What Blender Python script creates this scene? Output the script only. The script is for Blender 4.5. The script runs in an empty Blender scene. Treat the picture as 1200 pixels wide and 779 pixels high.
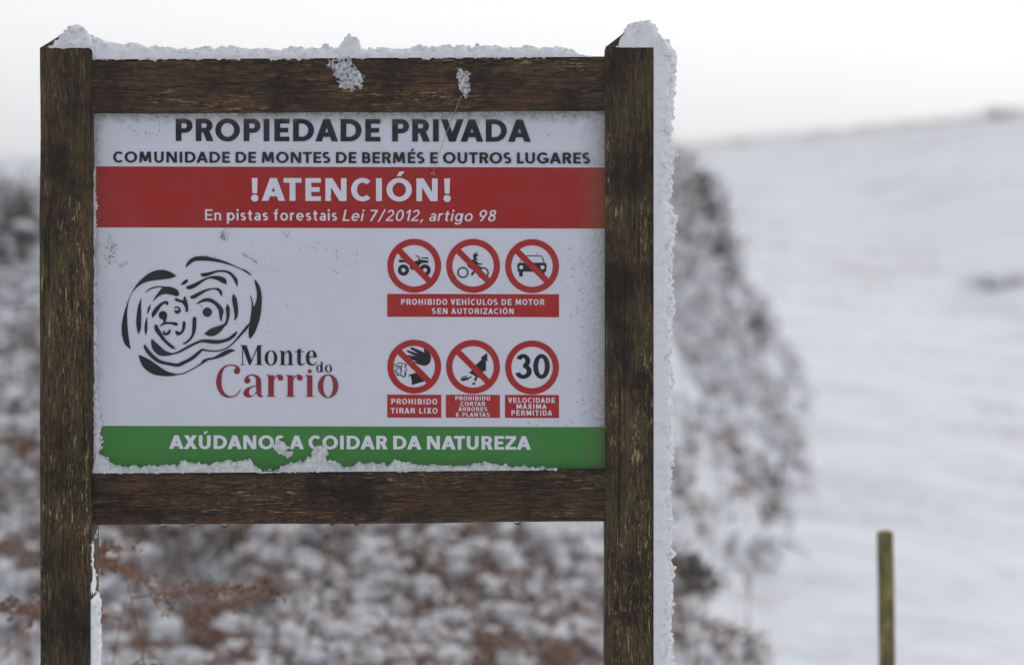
import bpy, math, random
import numpy as np
from mathutils import Vector, Matrix
from mathutils.geometry import tessellate_polygon

random.seed(7)
rng = np.random.default_rng(11)
R = math.radians
scn = bpy.context.scene
COL = scn.collection

# ------------------------------------------------------------------ camera
D = 100.0 / 36.0 * 2.0            # 100 mm lens, two metres of width at the board's front plane (y = 0)
EYE = 1.6
cam = bpy.data.cameras.new('camera')
cam.lens = 100.0
cam.sensor_width = 36.0
cam.sensor_fit = 'HORIZONTAL'
cam.clip_start = 0.1
cam.clip_end = 3000.0
cam.dof.use_dof = True
cam.dof.focus_distance = D + 0.03
cam.dof.aperture_fstop = 2.4
cam.dof.aperture_blades = 9
camo = bpy.data.objects.new('camera', cam)
camo.location = (0, -D, EYE)
camo.rotation_euler = (R(90), 0, 0)
COL.objects.link(camo)
scn.camera = camo

# ------------------------------------------------------------------ light
SUN_EL, SUN_AZ = 26.0, 27.0        # azimuth measured from +Y (away from the camera) towards +X
w = bpy.data.worlds.new('World')
scn.world = w
w.use_nodes = True
nt = w.node_tree
for n in list(nt.nodes):
    nt.nodes.remove(n)
wo = nt.nodes.new('ShaderNodeOutputWorld')
bg = nt.nodes.new('ShaderNodeBackground')
nt.links.new(bg.outputs[0], wo.inputs[0])
sky = nt.nodes.new('ShaderNodeTexSky')
sky.sky_type = 'NISHITA'
sky.sun_disc = False
sky.sun_elevation = R(SUN_EL)
sky.sun_rotation = R(SUN_AZ)
sky.air_density = 1.0
sky.dust_density = 6.0
# overcast: the clear sky seen only faintly through an even cloud layer that glows towards the hidden sun
tc = nt.nodes.new('ShaderNodeTexCoord')
sd = Vector((math.sin(R(SUN_AZ)) * math.cos(R(SUN_EL)), math.cos(R(SUN_AZ)) * math.cos(R(SUN_EL)), math.sin(R(SUN_EL))))
dot = nt.nodes.new('ShaderNodeVectorMath'); dot.operation = 'DOT_PRODUCT'
nt.links.new(tc.outputs['Generated'], dot.inputs[0])
dot.inputs[1].default_value = sd
ramp = nt.nodes.new('ShaderNodeValToRGB')
mr = nt.nodes.new('ShaderNodeMapRange')
mr.inputs[1].default_value = -1.0; mr.inputs[2].default_value = 1.0
nt.links.new(dot.outputs['Value'], mr.inputs[0])
nt.links.new(mr.outputs[0], ramp.inputs[0])
e = ramp.color_ramp.elements
e[0].position = 0.0; e[0].color = (0.56, 0.585, 0.66, 1)
e[1].position = 1.0; e[1].color = (1.6, 1.61, 1.63, 1)
m1 = e.new(0.55); m1.color = (0.505, 0.528, 0.59, 1)
m2 = e.new(0.77); m2.color = (0.665, 0.682, 0.73, 1)
m3 = e.new(0.88); m3.color = (1.30, 1.31, 1.335, 1)
cn = nt.nodes.new('ShaderNodeTexNoise')
cn.inputs['Scale'].default_value = 2.2
cn.inputs['Detail'].default_value = 4.0
nt.links.new(tc.outputs['Generated'], cn.inputs['Vector'])
cm = nt.nodes.new('ShaderNodeMapRange')
cm.inputs[1].default_value = 0.3; cm.inputs[2].default_value = 0.7
cm.inputs[3].default_value = 0.95; cm.inputs[4].default_value = 1.05
nt.links.new(cn.outputs['Fac'], cm.inputs[0])
vs = nt.nodes.new('ShaderNodeVectorMath'); vs.operation = 'SCALE'
nt.links.new(ramp.outputs[0], vs.inputs[0]); nt.links.new(cm.outputs[0], vs.inputs['Scale'])
sk = nt.nodes.new('ShaderNodeVectorMath'); sk.operation = 'SCALE'
nt.links.new(sky.outputs[0], sk.inputs[0]); sk.inputs['Scale'].default_value = 0.1
mx = nt.nodes.new('ShaderNodeMix'); mx.data_type = 'RGBA'
mx.inputs[0].default_value = 0.97
nt.links.new(sk.outputs[0], mx.inputs[6]); nt.links.new(vs.outputs[0], mx.inputs[7])
nt.links.new(mx.outputs[2], bg.inputs[0])
bg.inputs[1].default_value = 1.0
w.cycles.sampling_method = 'MANUAL'
w.cycles.sample_map_resolution = 512

sun = bpy.data.lights.new('sun', 'SUN')
sun.energy = 0.5
sun.angle = R(25)
sun.color = (1.0, 0.965, 0.92)
suno = bpy.data.objects.new('sun', sun)
suno.rotation_euler = (-sd).to_track_quat('-Z', 'Y').to_euler()
suno.location = (20, 30, 30)
COL.objects.link(suno)

scn.view_settings.view_transform = 'Standard'
scn.view_settings.look = 'None'
scn.view_settings.exposure = 0.05
scn.view_settings.gamma = 1.0
scn.view_settings.use_curve_mapping = False
scn.render.engine = 'CYCLES'
scn.cycles.use_denoising = True
scn.cycles.denoising_prefilter = 'ACCURATE'
scn.cycles.max_bounces = 6
scn.cycles.diffuse_bounces = 4
scn.cycles.transparent_max_bounces = 8
scn.cycles.volume_bounces = 0

# ------------------------------------------------------------------ helpers
S0 = 2.0 / 1200.0 / D              # slope per photograph pixel
def at(px, py, y=0.0):
    d = D + y
    return Vector(((px - 600.0) * S0 * d, y, EYE + (389.5 - py) * S0 * d))
def X(px, y=0.0): return (px - 600.0) * S0 * (D + y)
def Z(py, y=0.0): return EYE + (389.5 - py) * S0 * (D + y)
PX = 2.0 / 1200.0

def tag(o, label=None, cat=None, group=None, kind=None):
    if label: o['label'] = label
    if cat: o['category'] = cat
    if group: o['group'] = group
    if kind: o['kind'] = kind
    return o

def obj(name, verts, faces, mats, parent=None, midx=None, smooth=False):
    me = bpy.data.meshes.new(name)
    me.from_pydata([tuple(v) for v in verts] if not isinstance(verts, np.ndarray) else verts.tolist(), [], faces)
    if not isinstance(mats, (list, tuple)): mats = [mats]
    for m in mats: me.materials.append(m)
    if midx is not None:
        me.polygons.foreach_set('material_index', np.asarray(midx, dtype=np.int32))
    if smooth:
        me.polygons.foreach_set('use_smooth', np.ones(len(me.polygons), dtype=bool))
    me.update()
    o = bpy.data.objects.new(name, me)
    COL.objects.link(o)
    if parent is not None:
        o.parent = parent
    return o

def fast_obj(name, V, F, mats, parent=None, midx=None, smooth=False):
    """V (n,3), F (m,k) equal-size polygons - quick path"""
    V = np.asarray(V, dtype=np.float32); F = np.asarray(F, dtype=np.int32)
    me = bpy.data.meshes.new(name)
    me.vertices.add(len(V)); me.vertices.foreach_set('co', V.ravel())
    k = F.shape[1]
    me.loops.add(F.size); me.loops.foreach_set('vertex_index', F.ravel())
    me.polygons.add(len(F))
    me.polygons.foreach_set('loop_start', np.arange(0, F.size, k, dtype=np.int32))
    try:
        me.polygons.foreach_set('loop_total', np.full(len(F), k, dtype=np.int32))
    except Exception:
        pass
    if not isinstance(mats, (list, tuple)): mats = [mats]
    for m in mats: me.materials.append(m)
    if midx is not None: me.polygons.foreach_set('material_index', np.asarray(midx, dtype=np.int32))
    if smooth: me.polygons.foreach_set('use_smooth', np.ones(len(F), dtype=bool))
    me.update(calc_edges=True); me.validate()
    o = bpy.data.objects.new(name, me)
    COL.objects.link(o)
    if parent is not None: o.parent = parent
    return o

def empty(name, loc=(0, 0, 0)):
    o = bpy.data.objects.new(name, None)
    o.empty_display_size = 0.1
    o.location = loc
    COL.objects.link(o)
    return o

def hash3(i, j, k, seed):
    n = (i.astype(np.int64) * 374761393 + j.astype(np.int64) * 668265263 + k.astype(np.int64) * 2147483647 + seed * 1274126177) & 0xFFFFFFFF
    n = ((n ^ (n >> 13)) * 1274126177) & 0xFFFFFFFF
    n = ((n ^ (n >> 15)) * 2246822519) & 0xFFFFFFFF
    return ((n ^ (n >> 16)) & 0xFFFFFF) / float(0xFFFFFF) * 2 - 1
def vnoise(x, y, z, seed=0):
    x, y, z = np.broadcast_arrays(np.asarray(x, float), np.asarray(y, float), np.asarray(z, float))
    i, j, k = np.floor(x), np.floor(y), np.floor(z)
    f, g, h = x - i, y - j, z - k
    f = f * f * (3 - 2 * f); g = g * g * (3 - 2 * g); h = h * h * (3 - 2 * h)
    i = i.astype(np.int64); j = j.astype(np.int64); k = k.astype(np.int64)
    r = 0
    for a in (0, 1):
        for b in (0, 1):
            for c in (0, 1):
                wt = (f if a else 1 - f) * (g if b else 1 - g) * (h if c else 1 - h)
                r = r + wt * hash3(i + a, j + b, k + c, seed)
    return r
def fbm(x, y, z=0.0, octaves=4, seed=0, gain=0.5):
    x = np.asarray(x, float); y = np.asarray(y, float); z = np.asarray(z, float)
    s, amp, fr = 0, 1.0, 1.0
    for o in range(octaves):
        s = s + amp * vnoise(x * fr + 17.3 * o, y * fr + 5.1 * o, z * fr + 9.7 * o, seed + o)
        amp *= gain; fr *= 2.03
    return s
def sstep(a, b, x):
    t = np.clip((x - a) / (b - a), 0, 1)
    return t * t * (3 - 2 * t)

# ------------------------------------------------------------------ materials
class NT:
    def __init__(self, name):
        self.m = bpy.data.materials.new(name)
        self.m.use_nodes = True
        self.t = self.m.node_tree
        self.b = self.t.nodes['Principled BSDF']
    def n(self, t, **kw):
        nd = self.t.nodes.new(t)
        for k, v in kw.items(): setattr(nd, k, v)
        return nd
    def l(self, a, b): self.t.links.new(a, b)
    def noise(self, vec, scale, detail=4, rough=0.55):
        n = self.n('ShaderNodeTexNoise')
        n.inputs['Scale'].default_value = scale; n.inputs['Detail'].default_value = detail
        n.inputs['Roughness'].default_value = rough
        if vec is not None: self.l(vec, n.inputs['Vector'])
        return n.outputs['Fac']
    def mapr(self, v, a, b, c=0.0, d=1.0, smooth=False):
        n = self.n('ShaderNodeMapRange')
        if smooth: n.interpolation_type = 'SMOOTHSTEP'
        self.l(v, n.inputs[0])
        for i, q in enumerate((a, b, c, d)): n.inputs[1 + i].default_value = q
        return n.outputs[0]
    def math(self, op, a, b=None, clamp=False):
        n = self.n('ShaderNodeMath', operation=op); n.use_clamp = clamp
        for i, q in enumerate((a, b)):
            if q is None: continue
            if isinstance(q, (int, float)): n.inputs[i].default_value = q
            else: self.l(q, n.inputs[i])
        return n.outputs[0]
    def mix(self, f, a, b):
        n = self.n('ShaderNodeMix', data_type='RGBA')
        if isinstance(f, (int, float)): n.inputs[0].default_value = f
        else: self.l(f, n.inputs[0])
        for i, q in ((6, a), (7, b)):
            if isinstance(q, tuple): n.inputs[i].default_value = q if len(q) == 4 else q + (1,)
            else: self.l(q, n.inputs[i])
        return n.outputs[2]
    def scalev(self, vec, s):
        n = self.n('ShaderNodeMapping'); n.inputs['Scale'].default_value = s
        self.l(vec, n.inputs['Vector'])
        return n.outputs[0]
    def bump(self, h, strength=0.5, dist=0.002):
        n = self.n('ShaderNodeBump'); n.inputs['Strength'].default_value = strength
        n.inputs['Distance'].default_value = dist
        self.l(h, n.inputs['Height']); self.l(n.outputs[0], self.b.inputs['Normal'])
    def pos(self):
        return self.n('ShaderNodeNewGeometry').outputs['Position']
    def ocoord(self):
        return self.n('ShaderNodeTexCoord').outputs['Object']

def snow_mat(name, col=(0.92, 0.925, 0.94), fine=230.0, dist=0.004, icy=.15):
    m = NT(name)
    p = m.pos()
    v = m.noise(p, 30, 4)
    c = m.mix(m.mapr(v, 0.3, 0.7), tuple(x * 0.94 for x in col), col)
    wet = m.math('MULTIPLY', m.mapr(m.noise(p, fine * .75, 4, .7), .50, .68), icy)
    c = m.mix(wet, c, (.42, .43, .46))
    m.l(c, m.b.inputs['Base Color'])
    m.b.inputs['Roughness'].default_value = 0.75
    m.b.inputs['Specular IOR Level'].default_value = 0.25
    m.b.inputs['Subsurface Weight'].default_value = 0.25
    m.b.inputs['Subsurface Radius'].default_value = (0.008, 0.009, 0.011)
    m.b.inputs['Subsurface Scale'].default_value = 1.0
    m.bump(m.noise(p, fine, 5, 0.65), 0.8, dist)
    return m.m
M_SNOW = snow_mat('snow')
def slush_mat(name, lo, hi):
    m = snow_mat(name, icy=.35)
    t = m.node_tree
    b = t.nodes['Principled BSDF']; out = t.nodes['Material Output']
    tr = t.nodes.new('ShaderNodeBsdfTransparent'); mxs = t.nodes.new('ShaderNodeMixShader')
    g = t.nodes.new('ShaderNodeNewGeometry'); nz = t.nodes.new('ShaderNodeTexNoise'); mp = t.nodes.new('ShaderNodeMapRange')
    nz.inputs['Scale'].default_value = 150; nz.inputs['Detail'].default_value = 4
    t.links.new(g.outputs['Position'], nz.inputs['Vector']); t.links.new(nz.outputs['Fac'], mp.inputs[0])
    for i_, q in enumerate((.36, .64, lo, hi)): mp.inputs[1 + i_].default_value = q
    t.links.new(mp.outputs[0], mxs.inputs[0]); t.links.new(tr.outputs[0], mxs.inputs[1]); t.links.new(b.outputs[0], mxs.inputs[2])
    t.links.new(mxs.outputs[0], out.inputs['Surface'])
    return m
M_SLUSH = slush_mat('wet_snow', .25, .95)
M_CRUST = slush_mat('snow_crust', .74, 1.0)

def wood_mat(name, grain, dark=(0.014, 0.009, 0.005), mid=(0.100, 0.060, 0.026), light=(0.58, 0.42, 0.19), green=0.35, seed=0.0, flecks=1.0):
    """weathered brown-stained softwood; grain = axis index the fibres run along"""
    m = NT(name)
    p = m.ocoord()
    def stretched(k, off):
        mp = m.n('ShaderNodeMapping'); m.l(p, mp.inputs['Vector'])
        mp.inputs['Location'].default_value = (seed + off, seed * 1.7 + off, seed * 0.6)
        sc = [1.0, 1.0, 1.0]; sc[grain] = k
        mp.inputs['Scale'].default_value = sc
        return mp.outputs[0]
    v, v2, v3 = stretched(0.07, 0), stretched(0.13, 3), stretched(0.2, 7)
    broad = m.noise(v, 60, 4, 0.65)
    fib = m.noise(v, 300, 5, 0.7)
    fine = m.noise(v2, 520, 3, 0.7)
    big = m.noise(p, 9, 3)
    c = m.mix(m.mapr(broad, 0.36, 0.66), dark, mid)
    c = m.mix(m.mapr(fib, 0.47, 0.66, 0, 0.75), c, tuple(x * 2.2 for x in mid))
    c = m.mix(m.mapr(fib, 0.47, 0.34, 0, 0.8), c, tuple(x * 0.6 for x in dark))
    rd = m.math('MULTIPLY', m.mapr(m.noise(v, 38, 3), 0.54, 0.70), 0.65)
    c = m.mix(rd, c, (0.16, 0.058, 0.022))
    # algae film
    ag = m.math('MULTIPLY', m.mapr(big, 0.42, 0.64), m.mapr(fine, 0.3, 0.62))
    c = m.mix(m.math('MULTIPLY', ag, green), c, (0.088, 0.088, 0.022))
    # worn pale flecks: short slivers along the grain, in drifts
    drift = m.mapr(m.noise(v3, 22, 3), 0.44, 0.62, .05, 1)
    f1 = m.mapr(m.noise(v2, 240, 2, 0.5), 0.615, 0.665)
    f2 = m.mapr(m.noise(v3, 480, 2, 0.5), 0.60, 0.68, 0, 0.7)
    fl = m.math('MULTIPLY', m.math('MAXIMUM', f1, f2), drift)
    c = m.mix(m.math('MULTIPLY', fl, 0.95 * flecks, True), c, m.mix(m.mapr(big, .4, .6), light, (0.52, 0.47, 0.20)))
    # damp dark patches and cracks
    dp = m.mapr(m.noise(p, 7.5, 5, .65), 0.47, 0.64, 0, 0.85)
    c = m.mix(dp, c, tuple(x * 0.6 for x in dark))
    ck = m.mapr(m.noise(stretched(0.03, 11), 130, 2, .5), 0.655, 0.69, 0, .85)
    c = m.mix(ck, c, (0.008, 0.006, 0.004))
    gm_ = m.n('ShaderNodeMix', data_type='RGBA', blend_type='MULTIPLY'); gm_.inputs[0].default_value = 1.0
    gv = m.n('ShaderNodeCombineColor'); q_ = m.mapr(m.noise(v2, 420, 4, .75), .36, .64, .29, 1.25)
    for i_ in range(3): m.l(q_, gv.inputs[i_])
    m.l(c, gm_.inputs[6]); m.l(gv.outputs[0], gm_.inputs[7]); c = gm_.outputs[2]
    m.l(c, m.b.inputs['Base Color'])
    m.b.inputs['Roughness'].default_value = 0.65
    m.b.inputs['Specular IOR Level'].default_value = 0.16
    h = m.math('ADD', fib, m.math('MULTIPLY', broad, 0.8))
    h = m.math('SUBTRACT', h, ck)
    m.bump(h, 1.0, 0.003)
    return m.m
M_POST = wood_mat('wood_post', 2, green=0.6, seed=1.3)
M_RAIL = wood_mat('wood_rail', 0, dark=(0.018, 0.010, 0.006), mid=(0.090, 0.047, 0.022), green=0.35, seed=7.7, flecks=0.6)

# printed panel inks share one film of grime (algae along the rails and posts, streaks, specks)
PAN_Y = 0.034
def ink(name, col, rough=0.38, spec=.22):
    m = NT(name)
    p = m.pos()
    sx = m.n('ShaderNodeSeparateXYZ'); m.l(p, sx.inputs[0])
    x, z = sx.outputs[0], sx.outputs[2]
    n1 = m.noise(p, 55, 5, 0.65); n2 = m.noise(p, 150, 4, 0.6); n3 = m.noise(p, 10, 3)
    wob = m.math('MULTIPLY', m.math('SUBTRACT', n1, 0.5), 0.05)
    # top edge
    top = m.mapr(m.math('ADD', z, wob), Z(146, PAN_Y), Z(131, PAN_Y), 0, 1)
    # right edge
    rt = m.mapr(m.math('ADD', x, wob), X(676, PAN_Y), X(714, PAN_Y), 0, 0.8)
    lf = m.mapr(m.math('ADD', x, wob), X(119, PAN_Y), X(109, PAN_Y), 0, 0.7)
    edge = m.math('MAXIMUM', m.math('MAXIMUM', top, rt), lf)
    g = m.math('MULTIPLY', edge, m.mapr(n2, 0.32, 0.66, 0.25, 1.0))
    # brushed streaks left by grass stalks
    st = m.n('ShaderNodeMapping'); st.inputs['Rotation'].default_value = (0, R(38), 0); st.inputs['Scale'].default_value = (3.0, 1, 26.0)
    m.l(p, st.inputs['Vector'])
    sn = m.noise(st.outputs[0], 5, 4, 0.7)
    streak = m.math('MULTIPLY', m.mapr(sn, 0.60, 0.74, 0, 0.35), m.mapr(n3, 0.5, 0.66))
    # specks
    sp = m.math('MULTIPLY', m.mapr(m.noise(p, 130, 2, 0.4), 0.735, 0.77, 0, 0.7), m.mapr(m.noise(p, 5, 2), 0.42, 0.62))
    film = m.mapr(n3, 0.35, 0.7, 0.0, 0.06)
    c = m.mix(film, col, (0.30, 0.30, 0.29))
    c = m.mix(streak, c, (0.20, 0.19, 0.13))
    c = m.mix(m.math('MULTIPLY', g, 0.95), c, (0.15, 0.152, 0.064))
    c = m.mix(sp, c, (0.06, 0.055, 0.035))
    m.l(c, m.b.inputs['Base Color'])
    m.l(m.mapr(n1, 0.3, 0.7, rough, rough + 0.2), m.b.inputs['Roughness'])
    m.b.inputs['Specular IOR Level'].default_value = spec
    m.bump(m.noise(p, 4.0, 2), 0.25, 0.004)
    return m.m
I_WHITE = ink('ink_white', (0.68, 0.695, 0.76))
I_LET = ink('ink_lettering_white', (0.72, 0.73, 0.78))
I_RED = ink('ink_red', (0.375, 0.012, 0.010))
I_SIGN = ink('ink_sign_red', (0.42, 0.017, 0.014))
I_GREEN = ink('ink_green', (0.043, 0.22, 0.036))
I_BLACK = ink('ink_black', (0.016, 0.018, 0.024), 0.45, .12)
I_WINE = ink('ink_wine', (0.270, 0.022, 0.036))

# ------------------------------------------------------------------ flat print: polygons -> one mesh
def cat(pts, closed=False, n=6):
    """Catmull-Rom through points (any dimension)"""
    P = [np.array(p, float) for p in pts]
    if len(P) < 3 and not closed: return P
    out = []
    N = len(P)
    rng_ = range(N) if closed else range(N - 1)
    for i in rng_:
        p1, p2 = P[i], P[(i + 1) % N]
        p0 = P[i - 1] if (i > 0 or closed) else 2 * p1 - p2
        p3 = P[(i + 2) % N] if (i + 2 < N or closed) else 2 * p2 - p1
        for k in range(n):
            t = k / n
            out.append(0.5 * ((2 * p1) + (-p0 + p2) * t + (2 * p0 - 5 * p1 + 4 * p2 - p3) * t * t + (-p0 + 3 * p1 - 3 * p2 + p3) * t ** 3))
    if not closed: out.append(P[-1])
    return out
def brush(pts, round_=True):
    """variable-width stroke (x, y, w) -> outline"""
    C = cat(pts, n=7)
    L, Rr = [], []
    for i, c in enumerate(C):
        a = C[max(i - 1, 0)]; b = C[min(i + 1, len(C) - 1)]
        t = (b - a)[:2]; t = t / (np.linalg.norm(t) + 1e-9)
        nrm = np.array((-t[1], t[0])); h = max(c[2], 0.5) / 2
        L.append(c[:2] + nrm * h); Rr.append(c[:2] - nrm * h)
    def capn(c, d, h):
        base = math.atan2(d[1], d[0])
        return [c + h * np.array((math.cos(base + q), math.sin(base + q))) for q in (R(60), R(30), 0, R(-30), R(-60))]
    if round_:
        d1 = (C[-1] - C[-2])[:2]; d0 = (C[0] - C[1])[:2]
        e1 = capn(C[-1][:2], d1, max(C[-1][2], 0.5) / 2); e0 = capn(C[0][:2], d0, max(C[0][2], 0.5) / 2)
        return [L + e1 + Rr[::-1] + e0]
    return [L + Rr[::-1]]
def outline(*segs):
    o = []
    for s in segs:
        c = cat(s, n=6)
        o += c[:-1]
    return [o]
def ell(cx, cy, rx, ry, n=40, a0=0, a1=360):
    return [np.array((cx + rx * math.cos(R(a0 + (a1 - a0) * i / n)), cy + ry * math.sin(R(a0 + (a1 - a0) * i / n)))) for i in range(n + (0 if a1 - a0 == 360 else 1))]
def disc(cx, cy, r, ry=None): return [ell(cx, cy, r, ry or r)]
def ring(cx, cy, rx, ry, irx, iry, icx=None): return [ell(cx, cy, rx, ry, 44), ell(cx if icx is None else icx, cy, irx, iry, 44)]
def arc(cx, cy, rx, ry, sx, sy, a0, a1, n=24):
    o = ell(cx, cy, rx, ry, n, a0, a1); i = ell(cx, cy, rx - sx, ry - sy, n, a0, a1)
    if abs(a1 - a0) == 360: return [o[:n], i[:n]]
    return [o + i[::-1]]
def rect(x0, y0, x1, y1): return [[np.array(p, float) for p in ((x0, y0), (x1, y0), (x1, y1), (x0, y1))]]
def quad(*p): return [[np.array(q, float) for q in p]]

def print_mesh(name, layers, parent, y):
    """layers: list of (polygons, material); polygons in photograph pixels; each shape a hair above the one below"""
    V, F, MI, mats = [], [], [], []
    k = 0
    for polys, mat in layers:
        if mat not in mats: mats.append(mat)
        mi = mats.index(mat)
        for contours in polys:
            yy = y - 0.000015 * k
            k += 1
            flat = [p for c in contours for p in c]
            tri = tessellate_polygon([[Vector((p[0], p[1], 0)) for p in c] for c in contours])
            b = len(V)
            for p in flat: V.append(at(p[0], p[1] + (p[0] - 400) * 0.0024, yy))
            for t in tri:
                a, c, d = (V[b + q] for q in t)
                nrm = (c - a).cross(d - a)
                if nrm.length < 1e-14: continue
                F.append([b + t[0], b + t[1], b + t[2]] if nrm.y < 0 else [b + t[0], b + t[2], b + t[1]])
                MI.append(mi)
    return obj(name, V, F, mats, parent, MI)

# ------------------------------------------------------------------ sans lettering drawn from strokes (cap height 1, y up)
WID = {'geo': dict(A=1.0, B=.72, C=.90, D=.92, E=.66, G=.98, H=.84, I=0, L=.58, M=1.05, N=.90, O=1.08, P=.74, R=.78, S=.68, T=.76, U=.82, V=.98, X=.94, Z=.76),
       'grot': dict(A=.82, B=.76, C=.80, D=.79, E=.68, G=.84, H=.76, I=0, L=.62, M=.90, N=.77, O=.86, P=.70, R=.78, S=.72, T=.72, U=.76, V=.80, X=.80, Z=.68)}
ACC = {'É': 'E', 'Ó': 'O', 'Ú': 'U', 'Í': 'I', 'Á': 'A'}
def glyph(ch, sty, s, h):
    base = ACC.get(ch, ch)
    xh = 0.70
    P = []
    if base in WID[sty]:
        W = WID[sty][base]
        if base == 'I': W = s; P = [rect(0, 0, s, 1)]
        elif base == 'A':
            k = s * 1.13; q = (W - k) / 2
            P = [quad((0, 0), (k, 0), (q + k, 1), (q, 1)), quad((W, 0), (W - k, 0), (q, 1), (q + k, 1)),
                 quad((q * .2 + k * .5, .2), (W - q * .2 - k * .5, .2), (W - q * (.2 + h) - k * .5, .2 + h), (q * (.2 + h) + k * .5, .2 + h))]
        elif base == 'V':
            k = s * 1.13; q = (W - k) / 2
            P = [quad((0, 1), (k, 1), (q + k, 0), (q, 0)), quad((W, 1), (W - k, 1), (q, 0), (q + k, 0))]
        elif base == 'X':
            k = s * 1.25
            P = [quad((0, 0), (k, 0), (W - .02, 1), (W - .02 - k, 1)), quad((W, 0), (W - k, 0), (.02, 1), (.02 + k, 1))]
        elif base == 'Z':
            P = [rect(0, 1 - h, W, 1), rect(0, 0, W, h), quad((0, h), (s * 1.25, h), (W, 1 - h), (W - s * 1.25, 1 - h))]
        elif base in 'OC' or base == 'G':
            if base == 'O': P = [ring(W / 2, .5, W / 2, .515, W / 2 - s * 1.02, .515 - h)]
            else:
                P = [arc(W * .54, .5, W * .54, .515, s, h * 1.02, 46 if base == 'C' else 42, 314 if base == 'C' else 352)]
                if base == 'G': P += [rect(W - s, .10, W, .52), rect(W * .56, .52 - h * .9, W, .52)]
        elif base == 'D':
            r = W * .58
            P = [rect(0, 0, s, 1), rect(s, 1 - h, W - r, 1), rect(s, 0, W - r, h), arc(W - r, .5, r, .5, s, h, -90, 90)]
        elif base == 'E':
            P = [rect(0, 0, s, 1), rect(s, 1 - h, W, 1), rect(s, .5 - h / 2, W * .92, .5 + h / 2), rect(s, 0, W, h)]
        elif base == 'L': P = [rect(0, 0, s, 1), rect(s, 0, W, h)]
        elif base == 'T': P = [rect(0, 1 - h, W, 1), rect(W / 2 - s / 2, 0, W / 2 + s / 2, 1 - h)]
        elif base == 'H': P = [rect(0, 0, s, 1), rect(W - s, 0, W, 1), rect(s, .5 - h / 2, W - s, .5 + h / 2)]
        elif base == 'N': P = [rect(0, 0, s * .95, 1), rect(W - s * .95, 0, W, 1), quad((0, 1), (s * 1.2, 1), (W, 0), (W - s * 1.2, 0))]
        elif base == 'M':
            a = .06 if sty == 'geo' else 0
            P = [quad((0, 0), (s * .95, 0), (a + s * .95, 1), (a, 1)), quad((W - s * .95, 0), (W, 0), (W - a, 1), (W - a - s * .95, 1)),
                 quad((a, 1), (a + s * 1.25, 1), (W / 2 + s * .55, .12), (W / 2 - s * .55, .12)), quad((W - a, 1), (W - a - s * 1.25, 1), (W / 2 - s * .55, .12), (W / 2 + s * .55, .12))]
        elif base == 'P' or base == 'R' or base == 'B':
            pb = .5 - h * .55 if base != 'P' else .37
            Wt = W if base == 'P' else (W * .94)
            ry = (1 - pb) / 2; r = min(ry * 1.05, Wt - s - .02)
            P = [rect(0, 0, s, 1), rect(s, 1 - h, Wt - r, 1), rect(s, pb, Wt - r, pb + h), arc(Wt - r, pb + ry, r, ry, s, h, -90, 90)]
            if base == 'R': P += [quad((W - s * 1.22, 0), (W, 0), (W * .62 + s * .35, pb + h * .6), (W * .62 - s * .8, pb + h * .6))]
            if base == 'B':
                t = .5 + h * .45; ry = t / 2; r = min(ry * 1.05, W - s - .02)
                P += [rect(s, 0, W - r, h), rect(s, t - h, W - r, t), arc(W - r, ry, r, ry, s, h, -90, 90)]
        elif base == 'U':
            r = W / 2
            P = [rect(0, r * .9, s, 1), rect(W - s, r * .9, W, 1), arc(r, r * .9, r, r * .9 + .015, s, h, 180, 360)]
        elif base == 'S':
            b0 = .5 - h / 2; c1 = (1.015 + b0) / 2; r1 = (1.015 - b0) / 2; t2 = .5 + h / 2; c2 = (t2 - .015) / 2; r2 = (t2 + .015) / 2
            P = [arc(W * .5, c1, W * .47, r1, s, h, 38, 270), arc(W * .5, c2, W * .5, r2, s, h, -142, 90)]
        if ch in ACC:
            c = W / 2
            q_ = (1.09, 1.30) if sty == 'geo' else (1.06, 1.22)
            P.append(quad((c - .10, q_[0]), (c + .06, q_[0]), (c + .24, q_[1]), (c + .01, q_[1])))
        return W, P
    if ch == '!': return s * 1.25, [quad((s * .22, .33), (s * 1.03, .33), (s * 1.12, 1), (s * .13, 1)), disc(s * .625, .12, s * .62)]
    if ch == '3':
        W = .64; b0 = .5 - h / 2 + .02; c1 = (1.01 + b0) / 2; r1 = (1.01 - b0) / 2; t2 = .5 + h / 2 + .02; c2 = (t2 - .01) / 2; r2 = (t2 + .01) / 2
        return W, [arc(W * .47, c1, W * .44, r1, s, h, -90, 160), arc(W * .48, c2, W * .52, r2, s, h, -165, 90)]
    if ch == '0': W = .66; return W, [ring(W / 2, .5, W / 2, .51, W / 2 - s, .51 - h)]
    if ch == '1': return .36, [rect(.36 - s, 0, .36, 1), quad((0, .76), (.36 - s, 1), (.36 - s, 1 - h * 1.4), (.05, .66))]
    if ch == '7': return .62, [rect(0, 1 - h, .62, 1), quad((.12, 0), (.12 + s * 1.1, 0), (.62, 1 - h), (.62 - s * 1.15, 1 - h))]
    if ch == '2':
        W = .62
        return W, [arc(W * .5, .70, W * .48, .31, s, h, -28, 165), rect(0, 0, W, h), quad((0, h), (s * 1.3, h), (W * .93, .58), (W * .93 - s * 1.05, .58))]
    if ch == '9':
        W = .64
        return W, [ring(W / 2, .68, W / 2, .33, W / 2 - s, .33 - h), quad((.14, 0), (.14 + s * 1.15, 0), (W - .005, .62), (W - s, .56))]
    if ch == '8':
        W = .62
        return W, [ring(W / 2, .75, W * .44, .26, W * .44 - s, .26 - h), ring(W / 2, .28, W / 2, .29, W / 2 - s, .29 - h)]
    if ch == '/': return .5, [quad((0, -.08), (s * .9, -.08), (.5, 1.04), (.5 - s * .9, 1.04))]
    if ch == ',': return .22, [quad((0, -.16), (.1, -.16), (.24, .16), (.07, .16))]
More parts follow.
